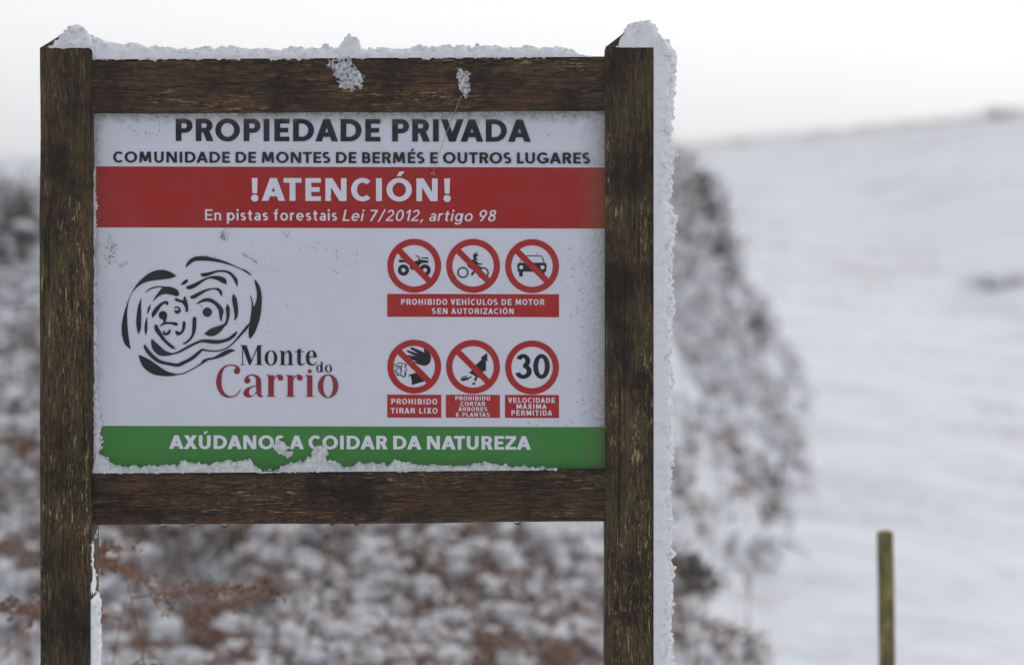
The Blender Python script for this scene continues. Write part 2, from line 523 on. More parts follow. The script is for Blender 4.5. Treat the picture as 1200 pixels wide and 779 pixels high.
    if ch == 'n':
        W = .58; r = W / 2
        return W, [rect(0, 0, s, xh), arc(r, xh - r, r, r + .01, s, h, 0, 155), rect(W - s, 0, W, xh - r)]
    if ch == 'o': W = .68; return W, [ring(W / 2, xh / 2, W / 2, xh / 2 + .015, W / 2 - s, xh / 2 + .015 - h)]
    if ch == 'p': W = .68; return W, [rect(0, -.30, s, xh), ring(W / 2 + .02, xh / 2, W / 2 - .02, xh / 2 + .015, W / 2 - .02 - s, xh / 2 + .015 - h)]
    if ch == 'g':
        W = .66
        return W, [rect(W - s, -.06, W, xh), ring(W / 2 - .02, xh / 2, W / 2 - .02, xh / 2 + .015, W / 2 - .02 - s, xh / 2 + .015 - h), arc(W / 2, -.03, W / 2, .27, s, h, 205, 360)]
    if ch == 'i': return s, [rect(0, 0, s, xh), disc(s / 2, .93, s * .6)]
    if ch == 'r': return .38, [rect(0, 0, s, xh), arc(.33, xh - .30, .33, .31, s, h, 80, 165)]
    if ch == 't': return .40, [rect(.10, .10, .10 + s, .90), rect(0, xh - h, .38, xh), arc(.30, .17, .20, .18, s, h, 180, 300)]
    if ch == 'f': return .40, [rect(.10, 0, .10 + s, .80), rect(0, xh - h, .36, xh), arc(.32, .80, .22, .24, s, h, 70, 180)]
    if ch == 's':
        W = .48; b0 = xh / 2 - h / 2; c1 = (xh + .01 + b0) / 2; r1 = (xh + .01 - b0) / 2; t2 = xh / 2 + h / 2; c2 = (t2 - .01) / 2; r2 = (t2 + .01) / 2
        return W, [arc(W * .5, c1, W * .47, r1, s, h, 30, 270), arc(W * .5, c2, W * .5, r2, s, h, -148, 90)]
    if ch == 'e':
        W = .66
        return W, [arc(W / 2, xh / 2, W / 2, xh / 2 + .015, s, h, 0, 318), rect(s * .8, xh / 2 - h * .45, W - .01, xh / 2 + h * .45)]
    if ch == 'a':
        W = .55
        return W, [rect(W - s, 0, W, xh * .62), arc(W * .53, xh * .62, W * .47, xh * .38 + .01, s, h, 0, 150), ring(W * .47, .205, W * .47, .22, W * .47 - s, .22 - h * .9)]
    raise KeyError(ch)

SIDE = dict(A=(0, 0), V=(0, 0), X=(.02, .02), Z=(.05, .05), T=(.03, .03), O=(.055, .055), C=(.055, .02), G=(.055, .09), D=(.11, .055), P=(.11, .03), R=(.11, .02), B=(.11, .05), E=(.11, .05), L=(.11, .02), S=(.04, .05))
def text_polys(txt, x0, x1, ytop, ybase, sty='geo', s=.215, h=.175, shear=0.0, track=0.0, space=.36):
    cap = ybase - ytop
    items, x, first = [], 0.0, True
    for i, ch in enumerate(txt):
        if ch == ' ': x += space + track; continue
        W, P = glyph(ch, sty, s, h)
        a, b = SIDE.get(ACC.get(ch, ch), (.11, .11) if ch.isupper() or ch == '!' else (.06, .06))
        if first: a = 0.0
        first = False
        items.append((x + a, P)); x += a + W + b + track
        end = x - b - track
        nx_ = txt[i + 1] if i + 1 < len(txt) else ''
        if (ch in 'AÁ' and nx_ in 'VT') or (ch in 'VT' and nx_ in 'AÁ') or (ch == 'L' and nx_ in 'TV'): x -= .13
    k = (x1 - x0 - shear * cap * .7) / (end * cap)
    print('text', txt, 'stretch %.3f' % k)
    out = []
    for xo, P in items:
        for contours in P:
            out.append([[np.array((x0 + (xo + p[0]) * cap * k + shear * p[1] * cap, ybase - p[1] * cap)) for p in c] for c in contours])
    return out

# ------------------------------------------------------------------ ground
def edge_x(d):
    return np.interp(d, [10, 14, 17, 19, 24, 34, 45, 70], [0.50, 0.85, 1.18, 1.55, 2.05, 2.7, 3.2, 3.5])
def ground_h(x, y):
    d = y + D
    t = np.clip((d - 12.0) / 63.0, 0, 1)
    crest = np.clip(6.65 + (x - 6.3) * 0.095, 6.2, 16.0)
    z = crest * (t * 0.9 + 0.1 * t * t)
    z = z - sstep(76, 190, d) * 9.0
    z = z + 0.15 * fbm(x * .14, y * .12, 0, 2, 3) * sstep(8, 20, d) + 0.05 * fbm(x * .9, y * .7, 0, 2, 8) * sstep(6, 12, d) * (1 - sstep(22, 36, d)) + 0.018 * fbm(x * 3, y * 3, 0, 2, 15) * (1 - sstep(14, 22, d))
    z = z - 0.22 * np.exp(-((x - edge_x(d) - 2.2 - .02 * d) / 1.3) ** 2) * sstep(9, 15, d) * (1 - sstep(50, 70, d))
    ex = edge_x(d)
    side = sstep(-0.50, 0.95, ex - x + 0.18 * fbm(x * .8, y * .8, 0, 2, 21))
    front = sstep(10.0, 19.5, d + 0.35 * fbm(x * .7, y * .7, 0, 2, 33))
    back = 1 - sstep(34, 60, d) * .8
    bank = side * front * back * np.clip(2.16 - (d - 20) * .06, .9, 2.16)
    bank = bank * (1 - .27 * sstep(0.6, -3.4, x))
    return z + bank
def axis(segs):
    out = []
    for a, b, st in segs: out.append(np.arange(a, b, st))
    return np.concatenate(out + [np.array([segs[-1][1]])])
gx = axis([(-260, -60, 10), (-60, -14, 2), (-14, -8, .5), (-8, 5, .09), (5, 26, .35), (26, 60, 2), (60, 260, 10)])
gy = axis([(-60, -8, 4), (-8, 2, .4), (2, 18, .09), (18, 34, .2), (34, 90, .8), (90, 320, 8)])
GX, GY = np.meshgrid(gx, gy)
GZ = ground_h(GX, GY)
nx, ny = len(gx), len(gy)
idx = np.arange(nx * ny).reshape(ny, nx)
FQ = np.stack([idx[:-1, :-1], idx[:-1, 1:], idx[1:, 1:], idx[1:, :-1]], -1).reshape(-1, 4)
gm = NT('snow_ground')
p = gm.pos()
mpn = gm.n('ShaderNodeMapping'); gm.l(p, mpn.inputs['Vector']); mpn.inputs['Scale'].default_value = (0.55, 1.0, 1.0)
pt = gm.noise(mpn.outputs[0], 0.85, 5, 0.62)
pf = gm.noise(p, 7.0, 4, 0.65)
mask = gm.math('MULTIPLY', gm.mapr(pt, 0.47, 0.68), gm.mapr(pf, 0.40, 0.68, 0, .85))
stem = gm.mapr(gm.noise(p, 16, 3), .4, .65)
soil = gm.mix(stem, (0.20, 0.165, 0.115), (0.26, 0.27, 0.19))
c = gm.mix(gm.mapr(gm.noise(p, 1.6, 3), .3, .7), (0.80, 0.815, 0.86), (0.88, 0.89, 0.92))
c = gm.mix(mask, c, soil)
gm.l(c, gm.b.inputs['Base Color']); gm.b.inputs['Roughness'].default_value = .85
gm.b.inputs['Specular IOR Level'].default_value = .2
gm.bump(gm.noise(p, 3.5, 5, .6), .35, .10)
ground = fast_obj('ground', np.stack([GX, GY, GZ], -1).reshape(-1, 3), FQ, gm.m, smooth=True)
tag(ground, kind='structure')

# ------------------------------------------------------------------ the board
board = empty('notice_board', (0, 0, 0))
tag(board, 'brown wooden two-post notice board with white, red and green printed panel, rimmed with snow', 'sign')

def loft_post(name, x0, x1, y0, y1, zb, zt, zpeak, mat, parent, seed, apex=None):
    """square post with eased edges, slightly wandering faces and a four-sided point"""
    ch = 0.004
    prof = [(x0 + ch, y0), (x1 - ch, y0), (x1, y0 + ch), (x1, y1 - ch), (x1 - ch, y1), (x0 + ch, y1), (x0, y1 - ch), (x0, y0 + ch)]
    zs = np.concatenate([np.linspace(zb, zt - 0.01, 90), [zt]])
    V, F = [], []
    for i, z in enumerate(zs):
        for k, (px, py) in enumerate(prof):
            a = 0.0011
            V.append((px + a * float(fbm(z * 5, k * .7, seed, 3, 5)), py + a * float(fbm(z * 5, k * .7, seed + 4, 3, 6)), z))
    n = len(prof)
    for i in range(len(zs) - 1):
        for k in range(n):
            F.append((i * n + k, i * n + (k + 1) % n, (i + 1) * n + (k + 1) % n, (i + 1) * n + k))
    t = (len(zs) - 1) * n
    V.append(((x0 + x1) / 2 if apex is None else apex, (y0 + y1) / 2, zpeak)); a = len(V) - 1
    for k in range(n): F.append((t + k, t + (k + 1) % n, a))
    F.append(tuple(range(n))[::-1])
    return obj(name, V, F, mat, parent)
PD = 0.10
LX0, LX1 = X(46.5), X(107)
RX0, RX1 = X(709.5), X(767)
loft_post('post', LX0, LX1, 0, PD, -0.3, Z(56), Z(30), M_POST, board, 1.0, X(80))
loft_post('post', RX0, RX1, 0.002, PD, -0.3, Z(55), Z(29), M_POST, board, 5.0, X(741))

def loft_rail(name, x0, x1, y0, y1, zl0, zl1, zr0, zr1, mat, parent, seed):
    """horizontal rail; (zl0,zl1) bottom/top at the left end, (zr0,zr1) at the right"""
    n = 70
    V, F = [], []
    ch = .005
    for i in range(n + 1):
        t = i / n; x = x0 + (x1 - x0) * t
        b = zl0 + (zr0 - zl0) * t; u = zl1 + (zr1 - zl1) * t
        b += .0009 * float(fbm(x * 6, seed, 0, 3, 9)); u += .0009 * float(fbm(x * 6, seed, 3, 3, 9))
        yy = y0 + .0009 * float(fbm(x * 5, seed, 7, 3, 9))
        for q in ((yy + ch, b), (yy, b + ch), (yy, u - ch), (yy + ch, u), (y1, u), (y1, b)):
            V.append((x, q[0], q[1]))
    for i in range(n):
        for k in range(6):
            F.append((i * 6 + k, i * 6 + (k + 1) % 6, (i + 1) * 6 + (k + 1) % 6, (i + 1) * 6 + k))
    F.append(tuple(range(6))[::-1]); F.append(tuple(n * 6 + k for k in range(6)))
    o = obj(name, V, F, mat, parent)
    # make normals consistent
    import bmesh
    bm = bmesh.new(); bm.from_mesh(o.data); bmesh.ops.recalc_face_normals(bm, faces=bm.faces); bm.to_mesh(o.data); bm.free()
    return o
RY0, RY1 = 0.012, 0.066
loft_rail('rail', LX1 - .001, RX0 + .001, RY0, RY1, Z(132.5, RY0), Z(69, RY0), Z(129.5, RY0), Z(66, RY0), M_RAIL, board, 2.0)
loft_rail('rail', LX1 - .001, RX0 + .001, RY0 + .002, RY1, Z(615.5, RY0), Z(553.5, RY0), Z(611, RY0), Z(549.5, RY0), M_RAIL, board, 12.0)

# panel: thin sheet let in behind the rails
pa, pb_ = at(108.5, 120, PAN_Y), at(709, 562, PAN_Y)
pv = []
for yy in (PAN_Y, PAN_Y + .006):
    pv += [(LX1 + .0005, yy, pa.z), (RX0 - .0005, yy, pa.z), (RX0 - .0005, yy, pb_.z), (LX1 + .0005, yy, pb_.z)]
panel = obj('panel', pv, [(0, 3, 2, 1), (4, 5, 6, 7), (0, 1, 5, 4), (1, 2, 6, 5), (2, 3, 7, 6), (3, 0, 4, 7)], I_WHITE, board)
Y1, Y2 = PAN_Y - .0006, PAN_Y - .0012
print_mesh('red_band', [([rect(112.5, 195.8, 709, 267.2)], I_RED)], panel, Y1)
print_mesh('green_band', [([rect(108.5, 499.5, 709, 560)], I_GREEN)], panel, Y1)
def lettering(txts, mat, **kw):
    polys = []
    for t in txts: polys += text_polys(*t, **kw)
    return print_mesh('lettering', [(polys, mat)], panel, Y2)
# (drawn levels: the sheet itself carries a slight clockwise tilt, added in print_mesh)
lettering([('PROPIEDADE PRIVADA', 205.9, 622.1, 139.8, 165.9)], I_BLACK, s=.25, h=.205, space=.36)
lettering([('COMUNIDADE DE MONTES DE BERMÉS E OUTROS LUGARES', 132.5, 691.5, 178.4, 191.3)], I_BLACK, s=.235, h=.19, space=.32)
lettering([('!ATENCIÓN!', 294.2, 528.3, 208.9, 235.6)], I_LET, s=.25, h=.20, track=.03)
lettering([('En pistas forestais', 240.3, 395, 245.7, 258.6)], I_LET, s=.17, h=.14, track=.045, space=.30)
lettering([('Lei 7/2012, artigo 98', 401.3, 581.8, 245.8, 259.0)], I_LET, s=.155, h=.13, shear=.2, track=.045, space=.30)
lettering([('AXÚDANOS A COIDAR DA NATUREZA', 198.2, 622.3, 510.2, 526.2)], I_LET, s=.255, h=.205, track=-.02, space=.30)

# emblem: brush strokes, drawn on a grid of 9.74 units per pixel from (135, 290)
def E(polys): return [[[np.array((135 + p[0] / 9.74, 290 + p[1] / 9.74)) for p in c] for c in poly] for poly in polys]
def o_(pts, dx=0, dy=0): return [(p[0] + dx, p[1] + dy) + tuple(p[2:]) for p in pts]
C_, B_ = 779.2, 730.5
em = [
    outline([(700, 330), (640, 290), (560, 262), (480, 265), (400, 292), (320, 350), (250, 420), (200, 500), (160, 580), (130, 660), (105, 740), (82, 840), (72, 930), (80, 1020), (105, 1100), (145, 1145), (180, 1167)],
            [(180, 1167), (165, 1100), (148, 980), (138, 850), (137, 740), (150, 640), (175, 560), (220, 490), (290, 430), (370, 395), (450, 380), (560, 368), (640, 355), (700, 330)]),
    outline([(425, 632), (450, 580), (490, 520), (545, 452)], [(545, 452), (600, 450), (660, 462), (710, 490), (730, 530), (725, 552), (700, 560), (640, 545), (570, 535), (500, 560), (450, 605), (425, 632)]),
    brush([(345, 522, 3), (380, 490, 14), (440, 463, 16), (500, 453, 14), (555, 456, 14)]),
    brush([(297, 585, 3), (281, 660, 30), (272, 760, 50), (268, 860, 56), (270, 930, 46), (265, 992, 6)]),
    brush([(404, 655, 4), (384, 705, 25), (367, 766, 5)]),
    brush([(362, 806, 8), (352, 880, 30), (350, 950, 30), (347, 1000, 5)]),
    brush([(592, 652, 24), (588, 634, 36), (555, 634, 28), (510, 667, 36), (470, 715, 50), (440, 760, 46), (428, 795, 20)]),
    disc(545, 778, 48), brush([(562, 800, 62), (562, 850, 26), (540, 880, 20), (525, 893, 14)]),
    brush([(512, 900, 10), (560, 872, 26), (630, 866, 24), (690, 878, 36), (706, 882, 24)]),
    brush([(680, 692, 16), (705, 682, 16), (730, 700, 22), (734, 728, 30), (708, 742, 40), (688, 732, 28)]),
    outline([(795, 555), (818, 610), (832, 670), (832, 735)], [(832, 735), (802, 740)], [(802, 740), (798, 690), (765, 640), (725, 625), (690, 615), (680, 595), (695, 582), (740, 600), (775, 608)], [(775, 608), (782, 575), (795, 555)]),
    brush([(748, 432, 4), (785, 408, 34), (815, 386, 32), (828, 371, 8)]),
    brush(o_([(48, 462, 36), (85, 455, 46), (150, 424, 42), (220, 380, 26), (290, 350, 20), (360, 347, 40), (420, 362, 58), (462, 386, 60), (484, 412, 24)], C_)),
    brush(o_([(212, 314, 34), (245, 315, 42), (300, 302, 34), (380, 277, 22), (460, 273, 22), (520, 290, 28), (570, 335, 34), (600, 385, 38), (612, 446, 8)], C_)),
    brush(o_([(95, 572, 36), (125, 563, 44), (180, 532, 38), (260, 491, 24), (340, 473, 14), (395, 482, 28), (425, 515, 34), (432, 556, 10)], C_)),
    brush(o_([(145, 655, 4), (190, 625, 24), (250, 602, 38), (310, 607, 42), (370, 643, 40), (412, 690, 50), (430, 730, 54), (426, 790, 34), (432, 838, 14)], C_)),
    disc(272 + C_, 742, 53),
    brush(o_([(25, 235, 5), (60, 182, 36), (110, 143, 46), (170, 130, 50), (250, 130, 50), (330, 142, 42), (420, 160, 32), (500, 184, 22), (580, 214, 13), (650, 246, 11), (700, 268, 20), (740, 295, 18), (776, 326, 5)], C_)),
    brush(o_([(500, 655, 12), (505, 700, 44), (508, 760, 38), (500, 830, 30), (478, 884, 28)], C_)),
    outline(o_([(235, 990), (300, 935), (380, 905), (450, 880), (495, 845)], C_), o_([(495, 845), (475, 895), (430, 955), (370, 1002), (300, 1015), (235, 990)], C_)),
    brush(o_([(572, 552, 26), (580, 590, 54), (592, 660, 54), (600, 730, 46), (600, 780, 36), (585, 830, 12)], C_)),
    outline(o_([(808, 360), (850, 410), (880, 480), (893, 570), (890, 680), (875, 790), (850, 880), (810, 980), (760, 1047)], C_),
            o_([(760, 1047), (745, 1010), (745, 940), (750, 880)], C_), o_([(750, 880), (765, 800), (775, 720), (778, 650), (770, 590), (750, 540)], C_),
            o_([(750, 540), (775, 570), (790, 620), (800, 682)], C_), o_([(800, 682), (825, 630), (838, 560), (832, 480), (815, 410), (808, 360)], C_)),
    brush(o_([(752, 872, 14), (710, 930, 30), (650, 1000, 24), (580, 1080, 16), (510, 1140, 14), (440, 1172, 14), (360, 1185, 14), (280, 1180, 18), (212, 1172, 24), (180, 1197, 34), (120, 1250, 40), (60, 1290, 38), (0, 1318, 40), (-60, 1345, 40)], C_)
          + [(640, 1337, 34), (520, 1310, 38), (440, 1260, 44), (380, 1200, 44), (342, 1140, 34), (335, 1116, 10)]),
    brush(o_([(605, 968, 18), (580, 1000, 34), (530, 1040, 36), (470, 1065, 36), (390, 1080, 44), (300, 1075, 44), (220, 1070, 34), (150, 1090, 26), (70, 1130, 28), (0, 1168, 26), (-60, 1200, 22), (-115, 1216, 16)], C_)),
    outline([(415, 1045), (450, 1075), (510, 1130), (570, 1180), (640, 1208), (700, 1210)], [(700, 1210), (690, 1217), (620, 1236), (540, 1243), (480, 1221), (430, 1170), (410, 1100), (415, 1045)]),
    brush(o_([(465, 170, 36), (475, 205, 50), (510, 260, 46), (560, 330, 36), (620, 385, 34), (660, 415, 30), (685, 431, 8)], 0, B_)),
    outline([(265, 1230), (320, 1250), (400, 1290), (500, 1360), (600, 1420), (700, 1445), (790, 1435)], [(790, 1435), (792, 1444), (720, 1458), (620, 1472), (520, 1468), (420, 1445), (330, 1380), (285, 1300), (265, 1230)]),
    brush([(780, 1441, 14), (870, 1397, 12), (974, 1335, 16), (1010, 1302, 34), (1060, 1278, 24), (1130, 1265, 24), (1210, 1230, 44), (1280, 1195, 48), (1330, 1178, 32), (1367, 1180, 5)]),
    brush(o_([(785, 132, 34), (785, 170, 36), (772, 220, 28), (748, 252, 26), (718, 255, 46), (700, 240, 34)], 0, B_)),
    brush(o_([(625, 212, 14), (615, 240, 32), (590, 262, 28), (562, 256, 30), (555, 234, 20)], 0, B_)),
    brush(o_([(905, 84, 42), (903, 130, 44), (900, 200, 42), (885, 270, 30), (850, 325, 24), (800, 362, 22), (775, 372, 12)], 0, B_)),
]
print_mesh('emblem', [(E(em), I_BLACK)], panel, Y2)

# serif name under the emblem, grid of 7.5 units per pixel from (245, 395)
def Fm(polys): return [[[np.array((245 + p[0] / 7.5, 395 + p[1] / 7.5)) for p in c] for c in poly] for poly in polys]
def stem(x0, x1, y0, y1, s0, s1, top=True):
    o = [rect(x0, y0, x1, y1 - 3), rect(s0, y1 - 6, s1, y1)]
    if top: o.append(quad((s0 + 2, y0), (x0 + 8, y0 - 6), (x0 + 8, y0 + 7), (s0 + 2, y0 + 7)))
    return o
name1 = [rect(290, 75, 298, 244), rect(275, 73, 328, 80), rect(272, 241, 316, 247), quad((288, 76), (330, 76), (374, 208), (359, 247), (351, 247)),
         quad((354, 247), (362, 247), (436, 76), (426, 76)), rect(422, 75, 456, 244), rect(404, 241, 471, 247), rect(428, 73, 470, 80),
         ring(544, 184, 56, 67, 27, 61)]
name1 += stem(632, 662, 124, 247, 619, 677) + stem(700, 730, 160, 247, 688, 744, False)
name1 += [outline([(662, 152), (675, 128), (700, 118), (720, 128), (730, 162)], [(730, 162), (700, 164)], [(700, 164), (696, 140), (684, 132), (662, 162)])]
name1 += [rect(775, 112, 806, 215), quad((775, 112), (806, 97), (806, 112)), rect(752, 125, 832, 133), outline([(775, 214), (780, 238), (802, 250), (825, 246), (841, 230)], [(841, 230), (838, 226), (820, 238), (808, 232), (806, 214)], [(806, 214), (775, 214)])]
name1 += [outline([(948, 178), (944, 150), (928, 124), (902, 117), (872, 128), (852, 160), (852, 205), (868, 238), (900, 250), (930, 244), (950, 222)], [(950, 222), (944, 220), (926, 236), (902, 236), (884, 212), (881, 178)], [(881, 178), (882, 148), (892, 126), (904, 124), (914, 135), (916, 172)], [(916, 172), (948, 178)]), rect(878, 172, 948, 179)]
name1 += [ring(967, 276, 25, 34, 11, 30), rect(983, 217, 998, 304), quad((972, 222), (998, 214), (998, 219), (983, 224)), rect(983, 302, 1006, 307), ring(1049, 276, 32, 35, 15, 31)]
name2 = [outline([(272, 300), (266, 268), (236, 250), (190, 243), (130, 260), (84, 310), (62, 388), (72, 450), (110, 510), (170, 534), (230, 522), (262, 492), (279, 464)],
                 [(279, 464), (272, 462), (250, 494), (216, 518), (175, 518), (135, 490), (114, 440), (110, 388), (116, 320), (142, 270), (190, 253), (228, 262), (246, 278)], [(246, 278), (272, 300)]), disc(244, 300, 27)]
name2 += [disc(335, 382, 27), outline([(310, 372), (330, 344), (372, 329), (420, 336), (450, 362), (458, 400)], [(458, 400), (458, 510)], [(458, 510), (474, 518), (474, 526)], [(474, 526), (440, 527), (416, 500)], [(416, 500), (412, 380)], [(412, 380), (404, 352), (372, 338), (342, 352), (325, 365)], [(325, 365), (310, 372)]),
          outline([(414, 424), (370, 436), (325, 452), (302, 488), (312, 516), (340, 531), (378, 524), (416, 492)], [(416, 492), (414, 480), (388, 512), (362, 510), (350, 486), (360, 458), (385, 442), (414, 434)], [(414, 434), (414, 424)])]
for dx in (0, 170):
    name2 += stem(520 + dx, 569 + dx, 336, 525, 502 + dx, 588 + dx)
    name2 += [brush([(568 + dx, 372, 8), (584 + dx, 350, 10), (604 + dx, 336, 10), (625 + dx, 338, 16)]), disc(628 + dx, 358, 25)]
name2 += stem(862, 908, 336, 525, 842, 928) + [disc(884, 300, 18), ring(1046, 430, 90, 104, 43, 95)]
print_mesh('lettering', [(Fm(name1[:-5]), I_BLACK)], panel, Y2)
print_mesh('lettering', [(Fm(name1[-5:]), I_BLACK)], panel, Y2)
print_mesh('lettering', [(Fm(name2), I_WINE)], panel, Y2)

# prohibition discs
RO, RI = 31.6, 24.3
def slash(cx, cy, w=3.55, r=26.5):
    q = r * .7071; a = w * .7071
    return quad((cx - q - a, cy - q + a), (cx - q + a, cy - q - a), (cx + q + a, cy + q - a), (cx + q - a, cy + q + a))
def mapz(polys, ox, oy, k): return [[[np.array((ox + p[0] / k, oy + p[1] / k)) for p in c] for c in poly] for poly in polys]
def pict(cx, cy, symbol, bar=True):
    L = [(symbol, I_BLACK), ([ring(cx, cy, RO, RO, RI, RI)] + ([slash(cx, cy)] if bar else []), I_SIGN)]
    return print_mesh('pictogram', L, panel, Y1)
# quad bike
q1 = [ring(303, 451, 72, 72, 27, 27), ring(578, 451, 74, 74, 27, 27),
      quad((245, 318), (320, 318), (420, 345), (520, 318), (560, 320), (622, 332), (622, 358), (540, 360), (500, 395), (470, 446), (398, 446), (380, 390), (330, 352), (245, 352)),
      quad((250, 290), (350, 290), (350, 300), (262, 300)), quad((530, 290), (612, 288), (624, 300), (620, 316), (606, 304), (530, 302)),
      brush([(464, 274, 12), (490, 272, 13), (500, 296, 13), (506, 325, 24)], False)]
pict(485.4, 311.3, mapz(q1, 445, 275, 10.91))
# motorbike and rider
q2 = [ring(175, 343, 51, 51, 38, 38), ring(360, 346, 52, 52, 39, 39),
      outline([(268, 200), (272, 178), (292, 168), (313, 180), (312, 192), (296, 200), (300, 212), (312, 224), (296, 230), (276, 220), (268, 200)]),
      quad((250, 232), (276, 218), (318, 258), (350, 260), (350, 272), (300, 272), (262, 246)), quad((212, 268), (240, 282), (300, 320), (262, 372), (245, 360), (272, 325), (224, 292)),
      quad((282, 262), (340, 290), (352, 310), (330, 320), (280, 310)), brush([(285, 160, 5), (300, 158, 5), (312, 166, 4)], False)]
pict(554.4, 311.2, mapz(q2, 520, 275, 7.793))
# car from the front
q3 = [outline([(672, 262), (700, 252)], [(700, 252), (912, 252)], [(912, 252), (936, 262), (938, 300), (930, 332)], [(930, 332), (684, 332)], [(684, 332), (672, 300), (672, 262)]),
      quad((672, 318), (940, 318), (934, 334), (676, 334)), rect(688, 330, 722, 378), rect(886, 330, 922, 378),
      brush([(694, 256, 5), (702, 225, 5), (712, 198, 6)], False), brush([(710, 192, 7), (800, 189, 8), (898, 192, 7)], False), brush([(896, 194, 8), (908, 222, 9), (918, 256, 9)], False)]
lamps = [disc(708, 294, 18), disc(902, 294, 18)]
L3 = [(mapz(q3, 520, 275, 7.793), I_BLACK), (mapz(lamps, 520, 275, 7.793), I_WHITE), ([ring(623.5, 311.3, RO, RO, RI, RI), slash(623.5, 311.3)], I_SIGN)]
print_mesh('pictogram', L3, panel, Y1)
# hand dropping litter
q4 = [outline([(400, 195), (420, 186), (500, 215), (582, 255)], [(582, 255), (575, 205), (590, 200), (640, 245), (668, 300), (665, 350), (640, 400), (590, 425), (530, 415), (440, 378)],
              [(440, 378), (480, 365)], [(480, 365), (420, 350), (398, 330), (410, 320), (468, 335)], [(468, 335), (380, 310), (358, 292), (375, 288), (470, 300)],
              [(470, 300), (380, 258), (352, 232), (365, 222), (400, 234), (505, 268)], [(505, 268), (440, 230), (400, 205), (400, 195)]),
      quad((370, 545), (480, 515), (575, 615), (575, 630), (425, 675), (410, 660)),
      brush([(185, 430, 6), (190, 405, 9), (215, 415, 8), (250, 390, 9), (300, 395, 9), (345, 415, 14), (320, 440, 10)], False),
      brush([(290, 410, 12), (275, 470, 18), (290, 500, 10), (265, 520, 9), (280, 550, 14), (320, 572, 12), (335, 530, 20), (330, 500, 10), (350, 480, 9), (335, 440, 8)], False),
      brush([(195, 440, 8), (240, 430, 16), (260, 450, 9), (220, 470, 9), (205, 500, 16), (240, 530, 9), (215, 550, 9), (265, 545, 10)], False)]
mouth = [outline([(382, 548), (398, 556), (412, 600), (418, 650), (402, 640), (388, 600), (382, 548)])]
L4 = [(mapz(q4, 445, 390, 11.125), I_BLACK), (mapz(mouth, 445, 390, 11.125), I_WHITE), ([ring(485.4, 429.3, RO, RO, RI, RI), slash(485.4, 429.3)], I_SIGN)]
print_mesh('pictogram', L4, panel, Y1)
# felled tree
q5 = [quad((414, 172), (417, 245), (403, 236), (404, 330), (384, 326), (375, 350), (340, 388), (255, 342), (290, 318), (318, 290), (316, 275), (368, 228), (360, 210)),
      quad((312, 375), (330, 385), (318, 416), (300, 412)), rect(286, 430, 312, 446), quad((246, 388), (275, 372), (278, 384), (250, 398)),
      brush([(185, 402, 5), (205, 380, 10), (232, 378, 8), (240, 368, 6)], False), brush([(188, 408, 6), (215, 398, 18), (245, 400, 14), (235, 385, 8)], False), brush([(185, 408, 5), (205, 412, 6), (222, 408, 5)], False)]
pict(554.3, 429.4, mapz(q5, 515, 390, 7.42))
n30 = text_polys('30', 604.2, 644.3, 414.4, 443.0, s=.20, h=.165, track=-.06)
pict(623.5, 429.9, n30, bar=False)
# captions under the discs
def caption(x0, y0, x1, y1, lines, k=1.0):
    L = []
    for t in lines: L += text_polys(*t, sty='grot', s=.215, h=.18, track=.075, space=.36)
    print_mesh('caption', [([rect(x0, y0, x1, y1)], I_SIGN), (L, I_LET)], panel, Y1)
caption(453.8, 344.2, 655.1, 371, [('PROHIBIDO VEHÍCULOS DE MOTOR', 470.1, 638.2, 350.0, 356.9), ('SEN AUTORIZACIÓN', 506, 602, 360.8, 367.5)])
caption(453.8, 462.1, 517.1, 489, [('PROHIBIDO', 458.6, 512.4, 466.8, 473.3), ('TIRAR LIXO', 457.8, 512.7, 477.6, 484.1)])
caption(522.5, 462.1, 585.8, 489, [('PROHIBIDO', 533.5, 574.5, 463.8, 468.6), ('CORTAR', 539.5, 568.8, 470.2, 475), ('ÁRBORES', 537.1, 571.2, 476.4, 481.2), ('E PLANTAS', 534.4, 573.9, 482.9, 487.7)])
caption(591.8, 462.1, 655.1, 489, [('VELOCIDADE', 595.4, 650.6, 465.3, 471.3), ('MÁXIMA', 605.3, 640.6, 472.9, 478.4), ('PERMITIDA', 599.3, 647, 480, 486.2)])

# moss and grass stains rubbed onto the sheet
M_STAIN = NT('moss_stain'); M_STAIN.b.inputs['Base Color'].default_value = (.17, .165, .085, 1); M_STAIN.b.inputs['Roughness'].default_value = .9
rs = random.Random(5)
st_polys = []
def dabs(pts, n, spread, size):
    C = cat(pts, n=8)
    for _ in range(n):
        c_ = C[rs.randrange(len(C))]; a = rs.uniform(0, math.pi); l_ = size * rs.uniform(.4, 1.4)
        x, y = c_[0] + rs.gauss(0, spread), c_[1] + rs.gauss(0, spread)
        st_polys.append(brush([(x, y, .25), (x + .5 * l_ * math.cos(a), y + .5 * l_ * math.sin(a) + .2, rs.uniform(.4, .95)), (x + l_ * math.cos(a), y + l_ * math.sin(a), .2)]))
dabs([(124, 275), (132, 292), (128, 303), (146, 310)], 34, 3.2, 2.6)
dabs([(262, 268), (262, 279), (268, 272)], 16, 1.6, 3.5)
dabs([(283, 297), (291, 300), (301, 308)], 13, .8, 3.0)
dabs([(531, 321), (535, 327), (540, 336)], 12, .6, 3.0)
dabs([(330, 272), (372, 290), (395, 296)], 14, 4.0, 2.2)
dabs([(676, 300), (684, 330), (680, 380), (690, 450), (672, 480)], 36, 7.0, 2.4)
dabs([(150, 150), (175, 158), (190, 142)], 14, 4.0, 2.4)
dabs([(286, 131), (288, 140), (291, 138)], 8, .8, 4.0)
dabs([(640, 480), (625, 495), (690, 490)], 14, 5.0, 2.2)
print_mesh('stain', [(st_polys, M_STAIN.m)], panel, Y2 - .0012)['kind'] = 'stuff'

